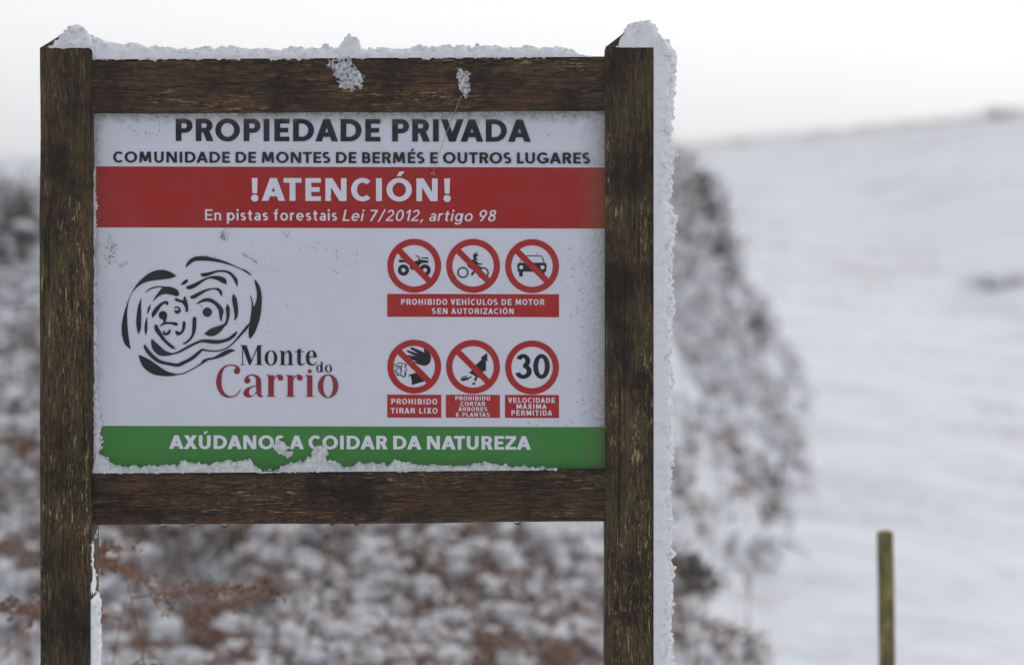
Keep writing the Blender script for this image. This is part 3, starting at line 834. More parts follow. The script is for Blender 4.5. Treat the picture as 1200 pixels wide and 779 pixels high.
# unit lump of snow (cube sphere) for scattering
def lump_template(seed):
    pts, F, key = [], [], {}
    n = 2
    for ax in range(3):
        for sg in (-1, 1):
            ids = {}
            for i in range(n + 1):
                for j in range(n + 1):
                    u, v = -1 + 2 * i / n, -1 + 2 * j / n
                    p_ = [0, 0, 0]; p_[ax] = sg; p_[(ax + 1) % 3] = u; p_[(ax + 2) % 3] = v
                    p_ = np.array(p_, float); p_ /= np.linalg.norm(p_)
                    kk = tuple(np.round(p_, 4))
                    if kk not in key: key[kk] = len(pts); pts.append(p_)
                    ids[i, j] = key[kk]
            for i in range(n):
                for j in range(n):
                    q = (ids[i, j], ids[i + 1, j], ids[i + 1, j + 1], ids[i, j + 1])
                    F.append(q if sg > 0 else q[::-1])
    P = np.array(pts)
    P = P * (1 + .28 * fbm(P[:, 0] * 1.4 + seed * 7, P[:, 1] * 1.4, P[:, 2] * 1.4, 2, seed)[:, None])
    P[:, 2] *= .62
    return P, np.array(F)
LUMPS = [lump_template(k) for k in range(6)]

# ------------------------------------------------------------------ snow lying and plastered on the board
def snow_patch(us, vs, base, thick, frame, seed=0, grain=.0022, eps=.0006):
    """sheet of snow: thickness over a (u,v) grid; frame(u, v, h) -> world. Bare where thick <= eps; closed round its rim"""
    U, Vv = np.meshgrid(us, vs)
    T = thick(U, Vv)
    cl = np.clip(T / .006, 0, 1)
    wx, wy = U + .004 * fbm(U * 60, Vv * 60, 1, 2, seed + 31), Vv + .004 * fbm(U * 60, Vv * 60, 7, 2, seed + 37)
    gr = (.55 - 1.5 * np.abs(vnoise(wx * 85, wy * 85, seed, seed + 50))) + .8 * (.45 - 1.5 * np.abs(vnoise(wx * 190, wy * 190, seed, seed + 51)))
    T = np.where(T > 0, T + grain * gr * cl, T)
    keep = T > eps
    Bh = base(U, Vv)
    jit = grain * .9
    P = frame(U + jit * fbm(U * 210, Vv * 210, 3.3, 2, seed + 9), Vv + jit * fbm(U * 210, Vv * 210, 8.8, 2, seed + 19), Bh + np.maximum(T, 0))
    Pb = frame(U, Vv, Bh - .0006)
    ny_, nx_ = U.shape
    q = keep[:-1, :-1] & keep[1:, :-1] & keep[:-1, 1:] & keep[1:, 1:]
    id_ = np.arange(nx_ * ny_).reshape(ny_, nx_)
    F = np.stack([id_[:-1, :-1], id_[:-1, 1:], id_[1:, 1:], id_[1:, :-1]], -1)[q].tolist()
    n = nx_ * ny_
    qq = np.zeros((ny_ + 1, nx_ + 1), bool); qq[1:-1, 1:-1] = q
    W = []
    for j, i in zip(*np.nonzero(q)):
        a, b, c, d = id_[j, i], id_[j, i + 1], id_[j + 1, i + 1], id_[j + 1, i]
        if not qq[j, i + 1]: W.append((a, a + n, b + n, b))
        if not qq[j + 2, i + 1]: W.append((c, c + n, d + n, d))
        if not qq[j + 1, i]: W.append((d, d + n, a + n, a))
        if not qq[j + 1, i + 2]: W.append((b, b + n, c + n, c))
    V = np.concatenate([P.reshape(-1, 3), Pb.reshape(-1, 3)])
    F = np.array(F + W)
    used = np.unique(F); re = np.full(len(V), -1); re[used] = np.arange(len(used))
    return V[used], re[F]
def snow_field(name, us, vs, base, thick, frame, label, group=None, eps=.0006, seed=0, grain=.0022, more=(), mat=None, crumbs=0, crumb_r=.003):
    Vs, Fs, n = [], [], 0
    for a in [(us, vs, base, thick, frame)] + list(more):
        V, F = snow_patch(*a, seed=seed, grain=grain, eps=eps)
        Vs.append(V); Fs.append(F + n); n += len(V)
    VV, FF = np.concatenate(Vs), np.concatenate(Fs)
    if crumbs:
        cr = np.random.default_rng(seed + 900)
        top = FF[:len(Fs[0])]
        c_ = VV[top[cr.integers(0, len(top), crumbs)]].mean(1)
        c_ = c_ + cr.normal(0, .0008, c_.shape)
        add_v, add_f, n = [VV], [FF], len(VV)
        for p_ in c_:
            T, F_ = LUMPS[cr.integers(0, 6)]
            add_v.append(T * crumb_r * cr.uniform(.5, 1.5) * np.array((1, 1, 1.4)) + p_); add_f.append(F_ + n); n += len(T)
        VV, FF = np.concatenate(add_v), np.concatenate(add_f)
    o = fast_obj(name, VV, FF, mat or M_SNOW, smooth=True)
    tag(o, label, 'snow', group)
    return o
def fringe(x0, x1, ztop, y0, depth, thick_, seed):
    """crumbs of snow hanging over a front edge: (u, v, ...) patch tuple; ztop(x), depth(x) in metres"""
    za = min(ztop(x0), ztop(x1)); zb_ = max(ztop(x0), ztop(x1))
    dm = max(depth(x) for x in np.linspace(x0, x1, 30)) * 1.8
    def th(U, V):
        dn = (np.vectorize(ztop)(U) - V) / np.vectorize(depth)(U)
        r = 1 - dn + .75 * fbm(U * 110, V * 110, 0, 3, seed) + .35 * fbm(U * 30, V * 30, 4, 2, seed + 1)
        return np.where(dn < -.1, -1, thick_ * np.clip(r, -1, 1))
    return (ar(x0, x1, .0018), ar(za - dm, zb_ + .0015, .0015), zero, th, fr_front(y0))
def fr_top(U, V, H): return np.stack([U, V, H], -1)               # u = x, v = y, h = z
def fr_right(x0): return lambda U, V, H: np.stack([x0 + H, V, U], -1)   # u = z, v = y, h = +x
def fr_front(y0): return lambda U, V, H: np.stack([U, y0 - H, V], -1)   # u = x, v = z, h = -y
def dome(v, a, b, p=.5):
    t = np.clip((v - a) / (b - a), 0, 1)
    return np.clip(4 * t * (1 - t), 0, 1) ** p
G = .0018
def ar(a, b, s=G): return np.linspace(a, b, max(4, int(round((b - a) / s))))
zero = lambda U, V: U * 0

# right post: thick rime down its right-hand face
zt, zb = Z(45), 0.25
def th_right(U, V):
    t = .036 + .0055 * fbm(U * 14, V * 10, 0, 2, 71) + .0040 * fbm(U * 60, V * 40, 0, 3, 72) + .0060 * np.maximum(fbm(U * 150, V * 40, 2, 2, 75), 0) - .006 * np.maximum(fbm(U * 45, V * 20, 5, 2, 77) - .35, 0) * 2
    t = t * (0.9 + .1 * sstep(zb, zb + .6, U))
    t = t + .010 * sstep(Z(120), Z(60), U) * (1 - sstep(Z(58), zt, U))
    return t * dome(V, -.004, PD + .006, .36) * (1 - .25 * sstep(Z(62), zt, U))
snow_field('snow_strip', ar(zb, zt, .002), ar(-.004, PD + .006, .0028), zero, th_right, fr_right(RX1 - .0012), 'thick white strip of wind-blown snow down the outer side of the right-hand post', seed=1, grain=.0032, crumbs=520, crumb_r=.0036)

def pyr(x0, x1, zt_, zp, ax):
    def f(U, V):
        h = np.minimum.reduce([(U - x0) / (ax - x0), (x1 - U) / (x1 - ax), V / (PD / 2), (PD - V) / (PD / 2)])
        return zt_ + (zp - zt_) * h
    return f
pr = pyr(RX0, RX1, Z(55), Z(29), X(741))
def base_r(U, V): return np.maximum(pr(U, V), Z(55) - .016)
def th_capr(U, V):
    left = sstep(-.012, .012, (U - X(739)) + .55 * (V * 0) + np.where(V < PD / 2, (PD / 2 - V) * .30, 0) + .004 * fbm(U * 60, V * 60, 0, 3, 81))
    t = .013 + .009 * sstep(X(741), X(768), U) + .0065 * fbm(U * 45, V * 45, 0, 3, 82) + .0018 * fbm(U * 130, V * 130, 1, 2, 83)
    xo = RX1 + .036
    over = np.sqrt(np.clip(1 - np.clip((U - RX1 + .004) / .040, 0, 1) ** 2, 0, 1))
    ext = np.where(U > RX1 - .004, (Z(44) - Z(55) + .012) * (over - 1) * .0, 0)
    t = t + np.where(U > RX1, .028 * over, .028 * sstep(X(741), RX1, U))
    return t * left * dome(V, -.003, PD + .006, .35) * np.where(U > xo, 0, np.maximum(over, .0)) + ext
snow_field('snow_patch', ar(X(712), RX1 + .036), ar(-.003, PD + .006), base_r, th_capr, fr_top, 'lumpy snow capping the pointed top of the right-hand post', 'snow caps on the post tops', seed=2, crumbs=90, crumb_r=.0032, more=[fringe(X(722), RX1, lambda x: Z(55) + .002, .0018, lambda x: .004, .003, 85)])

pl = pyr(LX0, LX1, Z(56), Z(30), X(80))
def base_l(U, V): return np.where(U > LX1, np.maximum(Z(69, RY0) - .0005, pl(np.minimum(U, LX1), V) - (U - LX1) * 3.0), np.maximum(pl(U, V), Z(56)))
def th_capl(U, V):
    left = sstep(-.010, .012, (U - X(80)) + np.where(V < PD / 2, (PD / 2 - V) * .62, 0) + .005 * fbm(U * 60, V * 60, 0, 3, 91))
    t = .011 + .008 * sstep(X(78), X(105), U) + .0055 * fbm(U * 45, V * 45, 0, 3, 92) + .0018 * fbm(U * 130, V * 130, 1, 2, 93)
    return t * left * dome(V, -.003, PD + .006, .35) * (1 - sstep(LX1 - .006, LX1 + .010, U) * .35)
snow_field('snow_patch', ar(X(50), LX1 + .006), ar(-.003, PD + .006), base_l, th_capl, fr_top, 'snow capping the pointed top of the left-hand post', 'snow caps on the post tops', seed=3, crumbs=110, crumb_r=.0032, more=[fringe(X(56), LX1, lambda x: Z(56) + .002, -.0002, lambda x: .003 + .006 * max(0, (x - X(90)) / (X(107) - X(90))), .003, 95)])

# top rail
def railtop(U, V):
    t = (U - LX1) / (RX0 - LX1)
    return Z(69, RY0) + (Z(66, RY0) - Z(69, RY0)) * t - .0012
def th_rail(U, V):
    px = U / PX + 600
    t = .021 + .0045 * fbm(U * 14, V * 8, 0, 3, 101) + .0045 * fbm(U * 60, V * 60, 0, 3, 102) + .002 * fbm(U * 150, V * 150, 1, 2, 103)
    t = t + .028 * np.exp(-np.maximum(U - LX1, 0) / .050)
    for kx, kr, kh in ((404, 9, .010), (411, 10.5, .017), (417, 6, .007)):
        t = t + kh * np.clip(1 - ((px - kx) / kr) ** 2 - ((V - .03) / .020) ** 2, 0, 1) ** .6
    end = 1 - sstep(655, 697, px + 8 * fbm(U * 20, V * 30, 0, 2, 104))
    return t * end * dome(V, RY0 - .006, RY1 + .006, .42)
snow_field('snow_ridge', ar(LX1 + .0005, X(700)), ar(RY0 - .006, RY1 + .006), railtop, th_rail, fr_top, 'long even ridge of snow along the top rail between the post tops', seed=4, crumbs=260, crumb_r=.0032, more=[fringe(LX1 + .001, X(690), lambda x: float(railtop(x, 0)) + .002, RY0 - .0002, lambda x: .0042 * (1 if x < X(640) else .6), .0045, 109)])
# smears on the face of the top rail
def smear(cx, cy, rx, ry, depth, seed, lean=0.0):
    def f(U, V):
        u = (U - X(cx, RY0)) / (rx * PX) + lean * (V - Z(cy, RY0)) / (ry * PX); v = (V - Z(cy, RY0)) / (ry * PX)
        rr = u * u + v * v
        r = rr + .42 * fbm(U * 55, V * 55, 0, 2, seed) + (.25 + .75 * np.clip(rr, 0, 1.5)) * 1.1 * (np.abs(fbm(U * 150, V * 150, 3, 2, seed + 2)) - .25)
        return np.where(rr < 1.9, depth * (np.clip(1.15 - r, 0, 1) ** .9) - .0009, -1)
    return f
snow_field('snow_clump', ar(X(372), X(442), .0015), ar(Z(118), Z(64), .0015), zero, smear(406, 86, 20, 21, .0085, 111, .5), fr_front(RY0 - .0002), 'large wet clump of snow stuck to the face of the top rail below its knob', 'clumps of snow stuck to the board', seed=5, mat=M_SLUSH, crumbs=40, crumb_r=.0028)
snow_field('snow_clump', ar(X(528), X(560), .0015), ar(Z(122), Z(74), .0015), zero, smear(544, 97, 8.5, 17, .0055, 121, .1), fr_front(RY0 - .0002), 'small clump of snow on the face of the top rail above the second heading word', 'clumps of snow stuck to the board', seed=6, mat=M_SLUSH, crumbs=18, crumb_r=.0025)

# ledge of the lower rail, against the panel
LY0, LY1 = RY0 + .001, PAN_Y - .0014
def ledge(U, V):
    t = (U - LX1) / (RX0 - LX1)
    return Z(553.5, RY0) + (Z(549.5, RY0) - Z(553.5, RY0)) * t - .001
def th_ledge(U, V):
    px = U / PX + 600
    prof = np.interp(px, [108, 118, 128, 150, 200, 215, 240, 262, 292, 304, 322, 332, 350, 366, 384, 400, 425, 440, 470, 500, 520, 540, 565, 590, 615, 640, 655, 665],
                     [28, 17, 10, 7, 10, 13, 9, 13, 11, 2, .5, 7, 15, 18, 14, 5, 11, 9, 10, 5, 7, 4, 9, 5, 3, 2, .5, 0]) * PX
    t = prof * (1 + .35 * fbm(U * 70, V * 40, 0, 2, 131)) + .0016 * fbm(U * 140, V * 100, 0, 3, 132) - .0012
    return t * sstep(LY0 - .003, LY0 + .012, V)
snow_field('snow_ridge', ar(LX1 + .0008, X(668), .0018), ar(LY0 - .001, LY1, .0016), ledge, th_ledge, fr_top, 'broken ridge of snow on the lower rail along the foot of the green band', seed=7, grain=.0028, mat=M_CRUST, crumbs=170, crumb_r=.0032, more=[fringe(LX1 + .001, X(660), lambda x: float(ledge(x, 0)) + .002, RY0 + .0018, lambda x: .0030 * (1 if x < X(520) else .5), .0035, 139)])
def on_panel(cx, cy, rx, ry, depth, seed):
    def f(U, V):
        u = (U - X(cx, PAN_Y)) / (rx * PX); v = (V - Z(cy, PAN_Y)) / (ry * PX)
        r = u * u + v * v + .35 * fbm(U * 80, V * 80, 0, 3, seed)
        return depth * np.clip(1 - r, 0, 1) ** .6 - .0004
    return f
for cx, cy, rx, ry, dp, lab in ((329, 524, 9, 7.5, .008, 'lump of snow stuck over the end of the first word on the green band'),
                                (374, 530, 10, 9.5, .010, 'lump of snow stuck over the first letter of the third word on the green band'),
                                (337, 532, 7, 4, .004, 'thin smear of snow just below the lump at the end of the first green-band word')):
    snow_field('snow_clump', ar(X(cx - rx * 1.5), X(cx + rx * 1.5), .0018), ar(Z(cy + ry * 1.6), Z(cy - ry * 1.6), .0018), zero, on_panel(cx, cy, rx, ry, dp, int(cx)), fr_front(PAN_Y - .0015), lab, 'clumps of snow stuck to the board', seed=int(cx) % 17, mat=M_CRUST, crumbs=12, crumb_r=.003)
# left edge of the panel
def th_left(U, V):
    py = 389.5 - (V - EYE) / PX
    wd = np.interp(py, [190, 230, 300, 400, 470, 520, 548, 556], [2.5, 4.5, 3.5, 5, 7, 12, 15, 15]) * PX * (1 + .35 * fbm(U * 30, V * 60, 0, 3, 141)) + .002 * fbm(U * 90, V * 150, 0, 2, 142)
    t = np.clip((U - X(109, PAN_Y)) / np.maximum(wd, 1e-4), 0, 2)
    return (.009 * np.clip(1 - t, 0, 1) ** .5 - .0003) * sstep(190, 205, py)
snow_field('snow_strip', ar(LX1 + .0006, X(130), .0018), ar(Z(553), Z(188), .002), zero, th_left, fr_front(PAN_Y - .0015), 'thin ragged strip of snow down the left edge of the printed panel', seed=8, mat=M_CRUST, crumbs=60, crumb_r=.0026)
# foot of the left post, inner side
def th_foot(U, V):
    t = .0085 + .003 * fbm(U * 40, V * 20, 0, 3, 151) + .0018 * fbm(U * 140, V * 60, 0, 2, 152)
    up = 1 - sstep(Z(712), Z(698), U)
    thin = (.0010 + .0012 * fbm(U * 40, V * 40, 0, 3, 153)) * (1 - sstep(Z(625), Z(618), U))  # film above the real snow, stands in for the post's pale lit wet side
    return (t * up + thin * (1 - up)) * dome(V, -.003, PD + .004, .4)
snow_field('snow_strip', ar(.25, Z(618)), ar(-.003, PD + .004, .003), zero, th_foot, fr_right(LX1 - .0006), 'strip of snow low on the inner side of the left-hand post, with a thin white film above for its pale lit side', seed=9, crumbs=90, crumb_r=.003)

# ------------------------------------------------------------------ water drops under the lower rail
md = NT('water')
md.b.inputs['Base Color'].default_value = (.9, .95, .95, 1); md.b.inputs['Transmission Weight'].default_value = 1.0
md.b.inputs['Roughness'].default_value = .02; md.b.inputs['IOR'].default_value = 1.33
def drop_mesh():
    V, F = [], []
    n, m_ = 12, 8
    for j in range(m_ + 1):
        t = j / m_
        r = .0052 * math.cos(t * math.pi / 2) ** .7 if j < m_ else 0
        z = -.0062 * math.sin(t * math.pi / 2)
        for i in range(n): V.append((r * math.cos(2 * math.pi * i / n), r * math.sin(2 * math.pi * i / n), z + .0006))
    for j in range(m_):
        for i in range(n): F.append((j * n + i, (j + 1) * n + i, (j + 1) * n + (i + 1) % n, j * n + (i + 1) % n))
    F.append(tuple(range(n)))
    return V, F
dv, df = drop_mesh()
d0 = None
words = ['leftmost water drop hanging under the lower rail', 'second water drop from the left under the lower rail', 'third water drop from the left under the lower rail', 'left one of the close pair of water drops under the lower rail', 'right one of the close pair of water drops under the lower rail', 'rightmost water drop hanging alone under the lower rail']
for k, px in enumerate((192, 226, 264, 390, 418, 607)):
    t = (px - 110) / 600.0
    if d0 is None: o = d0 = obj('water_drop', dv, df, md.m, smooth=True)
    else: o = d0.copy(); COL.objects.link(o)
    o.location = (X(px, .03), .024, Z(615.5, RY0) + (Z(611, RY0) - Z(615.5, RY0)) * t + .0004)
    s_ = (1.0, .8, 1.15, .7, .8, .95)[k]
    o.scale = (s_ * 1.45, s_ * 1.2, s_ * 1.35)
    tag(o, words[k], 'water drop', 'drops hanging from the lower rail')

# ------------------------------------------------------------------ vegetation
def plant_mat(name, a, b, rough=.8, scale=30):
    m = NT(name)
    p_ = m.pos()
    c_ = m.mix(m.mapr(m.noise(p_, scale, 3), .32, .68), a, b)
    m.l(c_, m.b.inputs['Base Color']); m.b.inputs['Roughness'].default_value = rough
    m.b.inputs['Specular IOR Level'].default_value = .2
    return m.m
M_TWIG = plant_mat('twig', (.075, .055, .042), (.18, .13, .095))
M_RUST = plant_mat('dead_bracken', (.18, .090, .056), (.33, .185, .12))
M_STRAW = plant_mat('dry_grass', (.30, .22, .12), (.46, .36, .21))
M_LEAF = plant_mat('evergreen_leaf', (.035, .036, .024), (.075, .072, .045))
M_CLUMP = snow_mat('snow_clump_mat', fine=60, dist=.01, icy=.15)

class Buf:
    def __init__(self): self.V, self.F, self.M, self.n = [], [], [], 0
    def quads(self, V, F, m):
        V = np.asarray(V, float).reshape(-1, 3); F = np.asarray(F).reshape(-1, 4)
        self.V.append(V); self.F.append(F + self.n); self.M.append(np.full(len(F), m)); self.n += len(V)
    def make(self, name, mats, parent=None, smooth=False):
        return fast_obj(name, np.concatenate(self.V), np.concatenate(self.F), mats, parent, np.concatenate(self.M), smooth)
def stems(buf, P0, P1, P2, r, m, seg=4):
    """many bent three-sided stems at once: quadratic curves P0-P1-P2"""
    n = len(P0)
    t = np.linspace(0, 1, seg + 1)[None, :, None]
    C = (1 - t) ** 2 * P0[:, None] + 2 * t * (1 - t) * P1[:, None] + t * t * P2[:, None]
    rad = (np.asarray(r).reshape(-1, 1) * (1 - .8 * t[0, :, 0][None]))
    T = np.diff(C, axis=1); T = np.concatenate([T, T[:, -1:]], 1); T /= np.linalg.norm(T, axis=-1, keepdims=True) + 1e-9
    a = np.cross(T, np.array((.3, .2, .93))); a /= np.linalg.norm(a, axis=-1, keepdims=True) + 1e-9
    b = np.cross(T, a)
    rings = [C + rad[..., None] * (math.cos(q) * a + math.sin(q) * b) for q in (0, 2.094, 4.189)]
    V = np.stack(rings, 2)                                   # n, seg+1, 3, 3
    base = np.arange(n)[:, None, None] * (seg + 1) * 3
    j = np.arange(seg)[None, :, None] * 3; k = np.arange(3)[None, None, :]; k2 = (k + 1) % 3
    F = np.stack([base + j + k, base + j + k2, base + j + 3 + k2, base + j + 3 + k], -1)
    buf.quads(V, F, m)
def leaves(buf, P, size, m, up=.35, asp=2.2):
    """many small bent leaves, a folded pair of quads each"""
    n = len(P)
    d = rng.normal(size=(n, 3)); d[:, 2] = d[:, 2] * .6 + up; d /= np.linalg.norm(d, axis=1, keepdims=True)
    s = np.cross(d, rng.normal(size=(n, 3))); s /= np.linalg.norm(s, axis=1, keepdims=True) + 1e-9
    nn = np.cross(d, s)
    L = np.asarray(size).reshape(-1, 1) * np.ones((n, 1)); Wd = L / asp
    v0 = P; v1 = P + d * L * .5 + s * Wd * .5 + nn * Wd * .2; v2 = P + d * L - nn * L * .12; v3 = P + d * L * .5 - s * Wd * .5 + nn * Wd * .2
    V = np.stack([v0, v1, v2, v3], 1)
    buf.quads(V, np.arange(n * 4).reshape(n, 4), m)
def lumps(buf, P, r, m):
    n = len(P)
    which = rng.integers(0, 6, n)
    ang = rng.uniform(0, 6.283, n)
    r = np.asarray(r) * np.ones(n)
    sx = rng.uniform(.75, 1.6, n)
    for k in range(6):
        s_ = which == k
        if not s_.any(): continue
        T, F = LUMPS[k]
        c_, sn_ = np.cos(ang[s_])[:, None], np.sin(ang[s_])[:, None]
        x, y, z = T[None, :, 0] * sx[s_][:, None], T[None, :, 1], T[None, :, 2]
        V = np.stack([c_ * x - sn_ * y, sn_ * x + c_ * y, z + 0 * x], -1) * r[s_][:, None, None] + P[s_][:, None]
        m_ = int(s_.sum())
        FF = F[None] + (np.arange(m_) * len(T))[:, None, None]
        buf.quads(V, FF, m)

# thicket of snowed-up bramble, heather and dead bracken over the bank: nobody could count its stems
def bank_pts(n, x0, x1, d0, d1, pw=1.0):
    x = rng.uniform(x0, x1, n); d = d0 + (d1 - d0) * rng.uniform(0, 1, n) ** pw
    ok = x < edge_x(d) + .50 - rng.exponential(.75, n)
    x, d = x[ok], d[ok]; y = d - D
    return np.stack([x, y, ground_h(x, y)], -1)
veg, snw = Buf(), Buf()
PTS = np.concatenate([bank_pts(5200, -6.5, 2.2, 9.6, 15.5, .9), bank_pts(3600, -7.5, 2.8, 15, 23, 1.0), bank_pts(700, -9, 3.2, 22, 34, 1.0), bank_pts(5200, .2, 2.9, 15.5, 25, 1.0)])
den = fbm(PTS[:, 0] * 1.5 + 9, PTS[:, 1] * .8, 0, 3, 261)
nearedge = sstep(1.0, .1, edge_x(PTS[:, 1] + D) - PTS[:, 0]) * sstep(19.5, 16, PTS[:, 1] + D)
PTS = PTS[den + rng.normal(0, .15, len(PTS)) > -.42 + .75 * nearedge]
n = len(PTS)
dist = PTS[:, 1] + D
clus = fbm(PTS[:, 0] * .9, PTS[:, 1] * .9, 0, 3, 201)
hgt = np.clip(.24 + .20 * clus + rng.normal(0, .07, n), .08, .75) * np.clip(.30 + (edge_x(dist) - PTS[:, 0]) * .45, .25, 1)
nst = 3
b0 = np.repeat(PTS, nst, 0); hh = np.repeat(hgt, nst)
lean = rng.normal(0, .45, (n * nst, 2)) * hh[:, None]
P0 = b0 + np.c_[rng.normal(0, .05, (n * nst, 2)), np.full(n * nst, -.03)]
P2 = b0 + np.c_[lean, hh * rng.uniform(.55, 1.1, n * nst)]
P1 = (P0 + P2) / 2 + np.c_[rng.normal(0, .05, (n * nst, 2)), hh * .25]
stems(veg, P0, P1, P2, rng.uniform(.0022, .005, n * nst), 0, 4)
def along(t): return (1 - t) ** 2 * P0[ii] + 2 * t * (1 - t) * P1[ii] + t * t * P2[ii]
# rusty leaves on some, dark green leaves on others
typ = .8 * fbm(b0[:, 0] * 3.6 + 40, b0[:, 1] * 2.4, 0, 2, 221) + .4 * fbm(b0[:, 0] * .9 + 40, b0[:, 1] * .9, 0, 2, 225)
typ = typ + rng.normal(0, .14, len(typ))
for sel, m_, per, sz in ((typ > .08, 1, 9, (.03, .075)), (typ < -.42, 2, 7, (.025, .055)), ((typ <= .08) & (typ > -.15), 3, 3, (.025, .06)), ((typ <= -.15) & (typ >= -.42), 0, 3, (.02, .05))):
    k = np.nonzero(sel)[0]
    ii = np.repeat(k, per); t = rng.uniform(.35, 1.1, (len(ii), 1))
    leaves(veg, along(t) + rng.normal(0, .018, (len(ii), 3)), rng.uniform(*sz, len(ii)) * (1 - .42 * sstep(14, 18, P0[ii, 1] + D)), m_, .1, 2.4)
# taller dead stalks standing out of the tangle
q_ = bank_pts(420, -3.2, 1.2, 9.3, 14.5, 1.3)
hq = rng.uniform(.30, .75, len(q_)); lq = rng.normal(0, .35, (len(q_), 2)) * hq[:, None]
P2q = q_ + np.c_[lq, hq]; P1q = q_ + np.c_[lq * .2, hq * .75]
stems(veg, q_, P1q, P2q, rng.uniform(.0028, .0045, len(q_)), 1, 7)
iq = np.repeat(np.arange(len(q_)), 7); t = rng.uniform(.45, 1, (len(iq), 1))
leaves(veg, (1 - t) ** 2 * q_[iq] + 2 * t * (1 - t) * P1q[iq] + t * t * P2q[iq] + rng.normal(0, .02, (len(iq), 3)), rng.uniform(.02, .055, len(iq)), 1, -.2, 2.6)
thicket = veg.make('thicket', [M_TWIG, M_RUST, M_LEAF, M_STRAW])
tag(thicket, 'tangle of brown brambles, dead bracken and heather covering the snowy bank behind the board', 'scrub', kind='stuff')
# snow resting in the tangle
ii = np.repeat(np.arange(n * nst), 4); t = rng.uniform(.45, 1.05, (len(ii), 1))
PP = along(t) + rng.normal(0, .02, (len(ii), 3))
amount = fbm(PP[:, 0] * 5.5, PP[:, 1] * 4, PP[:, 2] * 5.5, 2, 231) + .5 * fbm(PP[:, 0] * 1.3, PP[:, 1] * 1.3, PP[:, 2] * 1.3, 2, 235)
kp = amount + rng.normal(0, .16, len(PP)) > -.02 - .38 * sstep(15, 19, PP[:, 1] + D)
PP = PP[kp]
lumps(snw, PP, np.clip(rng.lognormal(-3.60, .40, len(PP)) * (1 - .45 * sstep(13.5, 18, PP[:, 1] + D)), .009, .05), 0)
# broader pads of snow bridging the tops
big = fbm(PTS[:, 0] * 3.2 + 3, PTS[:, 1] * 2.2, 0, 2, 271) > .32
Pb_ = PTS[big] + np.c_[rng.normal(0, .04, (int(big.sum()), 2)), hgt[big] * rng.uniform(.55, .95, int(big.sum()))]
lumps(snw, Pb_, rng.uniform(.035, .075, len(Pb_)) * (1 - .4 * sstep(13.5, 18, Pb_[:, 1] + D)), 0)
sel = rng.uniform(0, 1, n * nst) < .62
up_ = np.array((0, 0, .007))
stems(snw, P0[sel] + up_, P1[sel] + up_, P2[sel] + up_, rng.uniform(.005, .010, int(sel.sum())), 0, 4)
sn = snw.make('snow_on_scrub', [M_CLUMP], smooth=True)
tag(sn, 'white lumps of snow caught all over the tangled scrub on the bank', 'snow', kind='stuff')

# tufts of grass and rushes poking through the snow of the field
tf = Buf()
cn_ = 520
cx = rng.uniform(-2, 16, cn_); cd = 14 + 56 * rng.uniform(0, 1, cn_) ** 1.2
cx[:260] = rng.uniform(2, 18, 260); cd[:260] = rng.normal(74, 1.0, 260)
ok = (cx > edge_x(cd) + .1) & ((fbm(cx * .35, cd * .25, 0, 3, 241) > .02) | (np.arange(len(cx)) < 260)) & (np.abs(cx) < cd * .3 + 1)
cx, cd = cx[ok], cd[ok]
k = 14
bx = np.repeat(cx, k) + rng.normal(0, .16, len(cx) * k); by = np.repeat(cd, k) - D + rng.normal(0, .16, len(cx) * k)
B0 = np.stack([bx, by, ground_h(bx, by) - .02], -1)
hh = rng.uniform(.05, .20, len(B0)); ln = rng.normal(0, .6, (len(B0), 2)) * hh[:, None]
B2 = B0 + np.c_[ln, hh]; B1 = B0 + np.c_[ln * .25, hh * .75]
stems(tf, B0, B1, B2, np.full(len(B0), .004), 0, 3)
tuft = tf.make('grass_tufts', [M_STRAW])
tag(tuft, 'sparse dry grass tufts poking through the snow of the open slope', 'grass', kind='stuff')

# individual shrubs: trunk (several limbs) + crown of small leaves + snow caught in it
def shrub(px, dd, h, wd, label, seed, nleaf=1400, nsnow=60, mat=None, group='dark shrubs on the bank', lift=0.0):
    global rng
    rng = np.random.default_rng(seed)
    y = dd - D; x = X(px, y)
    z = float(ground_h(np.array([x]), np.array([y]))[0]) + lift
    root = empty('shrub', (x, y, z))
    tag(root, label, 'shrub', group)
    n_ = 26
    b = Buf()
    ang = rng.uniform(0, 6.283, n_); sp = rng.uniform(.25, 1, n_) * wd * .5
    p0 = np.c_[rng.normal(0, .03, (n_, 2)), np.full(n_, -.08)]
    p2 = np.c_[np.cos(ang) * sp, np.sin(ang) * sp, h * rng.uniform(.75, 1.0, n_) * np.sqrt(np.clip(1.05 - (sp / (wd * .5)) ** 2, .05, 1))]
    p1 = np.c_[p2[:, :2] * .35, p2[:, 2] * .65]
    stems(b, p0, p1, p2, np.full(n_, .010), 0, 5)
    b.make('trunk', [M_TWIG], root)
    cb = Buf()
    i2 = rng.integers(0, n_, nleaf); t = rng.uniform(.3, 1.05, (nleaf, 1))
    q = (1 - t) ** 2 * p0[i2] + 2 * t * (1 - t) * p1[i2] + t * t * p2[i2] + rng.normal(0, .05 * h ** .5, (nleaf, 3))
    leaves(cb, q, rng.uniform(.025, .07, nleaf), 0, .4, 2.6)
    cb.make('crown', [mat or M_LEAF], root)
    if nsnow:
        sb = Buf()
        j = rng.integers(0, nleaf, nsnow)
        lumps(sb, q[j] + np.array((0, 0, .02)), rng.uniform(.02, .055, nsnow), 0)
        s_ = sb.make('snow_load', [M_CLUMP], root, smooth=True); s_['kind'] = 'stuff'
    return root
shrub(812, 20.5, .80, .60, 'tall dark shrub standing on the bank crest just right of the board', 301, 1700, 60)
shrub(843, 20.6, .80, .42, 'narrow upright dark shrub at the right end of the bank crest', 302, 700, 30)
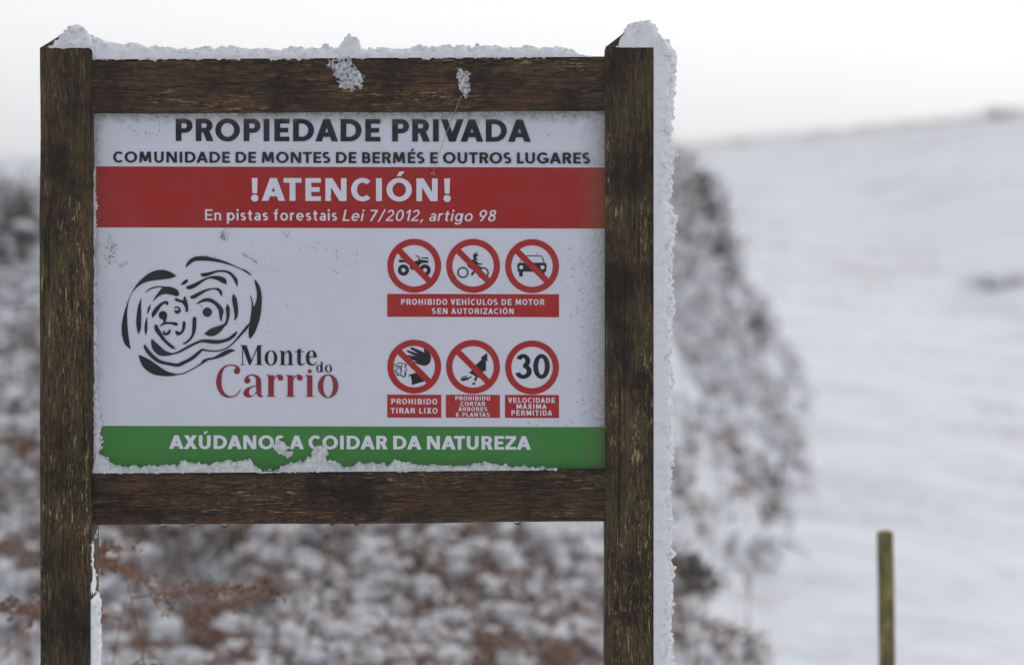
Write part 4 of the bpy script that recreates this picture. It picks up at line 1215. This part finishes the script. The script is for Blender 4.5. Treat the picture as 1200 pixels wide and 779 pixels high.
shrub(18, 17.6, .70, .65, 'dark shrub on the bank at the left edge, beside the left-hand post', 303, 1300, 60)
shrub(902, 17.7, .24, .34, 'low dark tuft at the foot of the bank, level with the green band', 304, 220, 40, M_TWIG)
shrub(884, 22.5, .34, .50, 'low dark tuft on the right flank of the bank, level with the round signs', 305, 220, 40, M_TWIG)
shrub(806, 13.9, .26, .30, 'small dark tuft by the snowy edge of the right-hand post, low on the bank', 306, 400, 8)
shrub(1172, 73.5, .26, 1.5, 'distant low bush on the skyline of the snowy slope', 307, 900, 60, group=None)
shrub(1172, 36, .15, 1.4, 'flat patch of brown heather in the snow at the right edge', 309, 260, 160, M_RUST, None)

# bracken standing nearer, by the foot of the left post
def bracken(x, y, h, bend, nfr, label, seed):
    global rng
    rng = np.random.default_rng(seed)
    z = float(ground_h(np.array([x]), np.array([y]))[0])
    root = empty('bracken_plant', (x, y, z))
    tag(root, label, 'bracken', 'dead bracken in front of the bank')
    b = Buf()
    tip = np.array((bend[0], bend[1], h)); mid = np.array((bend[0] * .15, bend[1] * .15, h * .7))
    stems(b, np.array([[0, 0, -.05]]), mid[None], tip[None], np.array([.0045]), 0, 10)
    b.make('stem', [M_RUST], root)
    for f in range(nfr):
        fb = Buf()
        t = .5 + .5 * (f + 1) / nfr
        o_0 = 2 * t * (1 - t) * mid + t * t * tip
        a = rng.uniform(0, 6.283); L = h * rng.uniform(.22, .36) * (1.25 - .5 * (f / nfr))
        d = np.array((math.cos(a), math.sin(a) * .6, rng.uniform(-.35, .35)))
        e1 = o_0 + d * L; m1_ = o_0 + d * L * .5 + np.array((0, 0, .05 * L))
        stems(fb, o_0[None], m1_[None], e1[None], np.array([.0026]), 0, 5)
        npn = 22
        tt = np.repeat(np.linspace(.12, .98, npn), 2)[:, None]
        c_ = (1 - tt) ** 2 * o_0 + 2 * tt * (1 - tt) * m1_ + tt * tt * e1
        side = np.cross(d, np.array((0, .5, 1.0))); side /= np.linalg.norm(side)
        sg = np.tile([1, -1], npn)[:, None]
        ln_ = (L * .36 * (1 - tt) + .014) * rng.uniform(.7, 1.15, (len(tt), 1))
        en = c_ + sg * side * ln_ + d * ln_ * .45 + rng.normal(0, .012, (len(tt), 3)) + np.array((0, 0, -.25)) * ln_
        stems(fb, c_, (c_ + en) / 2, en, np.full(len(tt), .0016), 0, 2)
        nl = 5
        u = rng.uniform(.1, 1, (len(tt) * nl, 1)); r_ = np.repeat(np.arange(len(tt)), nl)
        leaves(fb, c_[r_] * (1 - u) + en[r_] * u, rng.uniform(.012, .026, len(u)), 0, -.2, 1.9)
        fb.make('frond', [M_RUST], root)
    return root
def bx_(px, y): return X(px, y)
bracken(bx_(200, 1.3), 1.3, 1.07, (-.13, 0), 3, 'dead rust-brown bracken leaning towards the left-hand post under the lower rail', 401)
bracken(bx_(104, 1.6), 1.6, 1.0, (.11, 0), 3, 'short dead bracken tip just right of the left-hand post at the bottom', 402)
bracken(bx_(262, 4.6), 4.6, .62, (-.06, 0), 3, 'low brown bracken at the bottom edge under the emblem', 403)
bracken(bx_(20, 4.4), 4.4, 1.25, (.02, 0), 5, 'dead bracken standing left of the left-hand post', 404)

# dry stalk hanging across the panel from the top rail
sb_ = Buf()
A, Bq, Cq = at(541, 112, .008), at(520, 160, .012), at(507, 204, .022)
stems(sb_, np.array([A]), np.array([Bq]), np.array([Cq]), np.array([.0013]), 0, 14)
lf_ = np.array([list(at(507, 203, .022))] * 6)
leaves(sb_, lf_, np.full(6, .007), 0, -.4, 2.0)
st_ = sb_.make('grass_stalk', [M_STRAW])
tag(st_, 'thin dry grass stalk hanging from the top rail across the heading', 'grass stalk')

# ------------------------------------------------------------------ snow-laden air
hz = bpy.data.materials.new('haze')
hz.use_nodes = True
ht = hz.node_tree
for n_ in list(ht.nodes): ht.nodes.remove(n_)
ho = ht.nodes.new('ShaderNodeOutputMaterial'); hv = ht.nodes.new('ShaderNodeVolumePrincipled')
hv.inputs['Color'].default_value = (.97, .97, .98, 1); hv.inputs['Density'].default_value = 0.0045; hv.inputs['Anisotropy'].default_value = 0.3
ht.links.new(hv.outputs[0], ho.inputs['Volume'])
a0, a1, b0_, b1_, c0, c1_ = -261, 261, -61, 321, float(GZ.min()) - 1.0, float(GZ.max()) + 1.0
haze = obj('haze', [(x, y, z) for z in (c0, c1_) for y in (b0_, b1_) for x in (a0, a1)], [(0, 2, 3, 1), (4, 5, 7, 6), (0, 1, 5, 4), (2, 6, 7, 3), (0, 4, 6, 2), (1, 3, 7, 5)], hz)
tag(haze, 'thin white haze of a snowy day over the slope', 'haze', kind='stuff')

# ------------------------------------------------------------------ stake by the track
sm = wood_mat('wood_stake', 2, dark=(.12, .10, .03), mid=(.34, .28, .08), light=(.36, .31, .10), green=.8, seed=21.0, flecks=.8)
sy = 8.33 - D
sx_ = X(1043, sy)
w_ = .0188
stake = loft_post('wooden_stake', -w_, w_, -w_, w_, -.25, 1.6 - (620 - 389.5) * S0 * 8.33 - .006, 1.6 - (620 - 389.5) * S0 * 8.33, sm, None, 31.0)
stake.location = (sx_, sy, 0)
stake.rotation_euler = (0, R(-1.0), R(28))
tag(stake, 'short mossy square wooden stake standing in the snow at the lower right', 'stake')
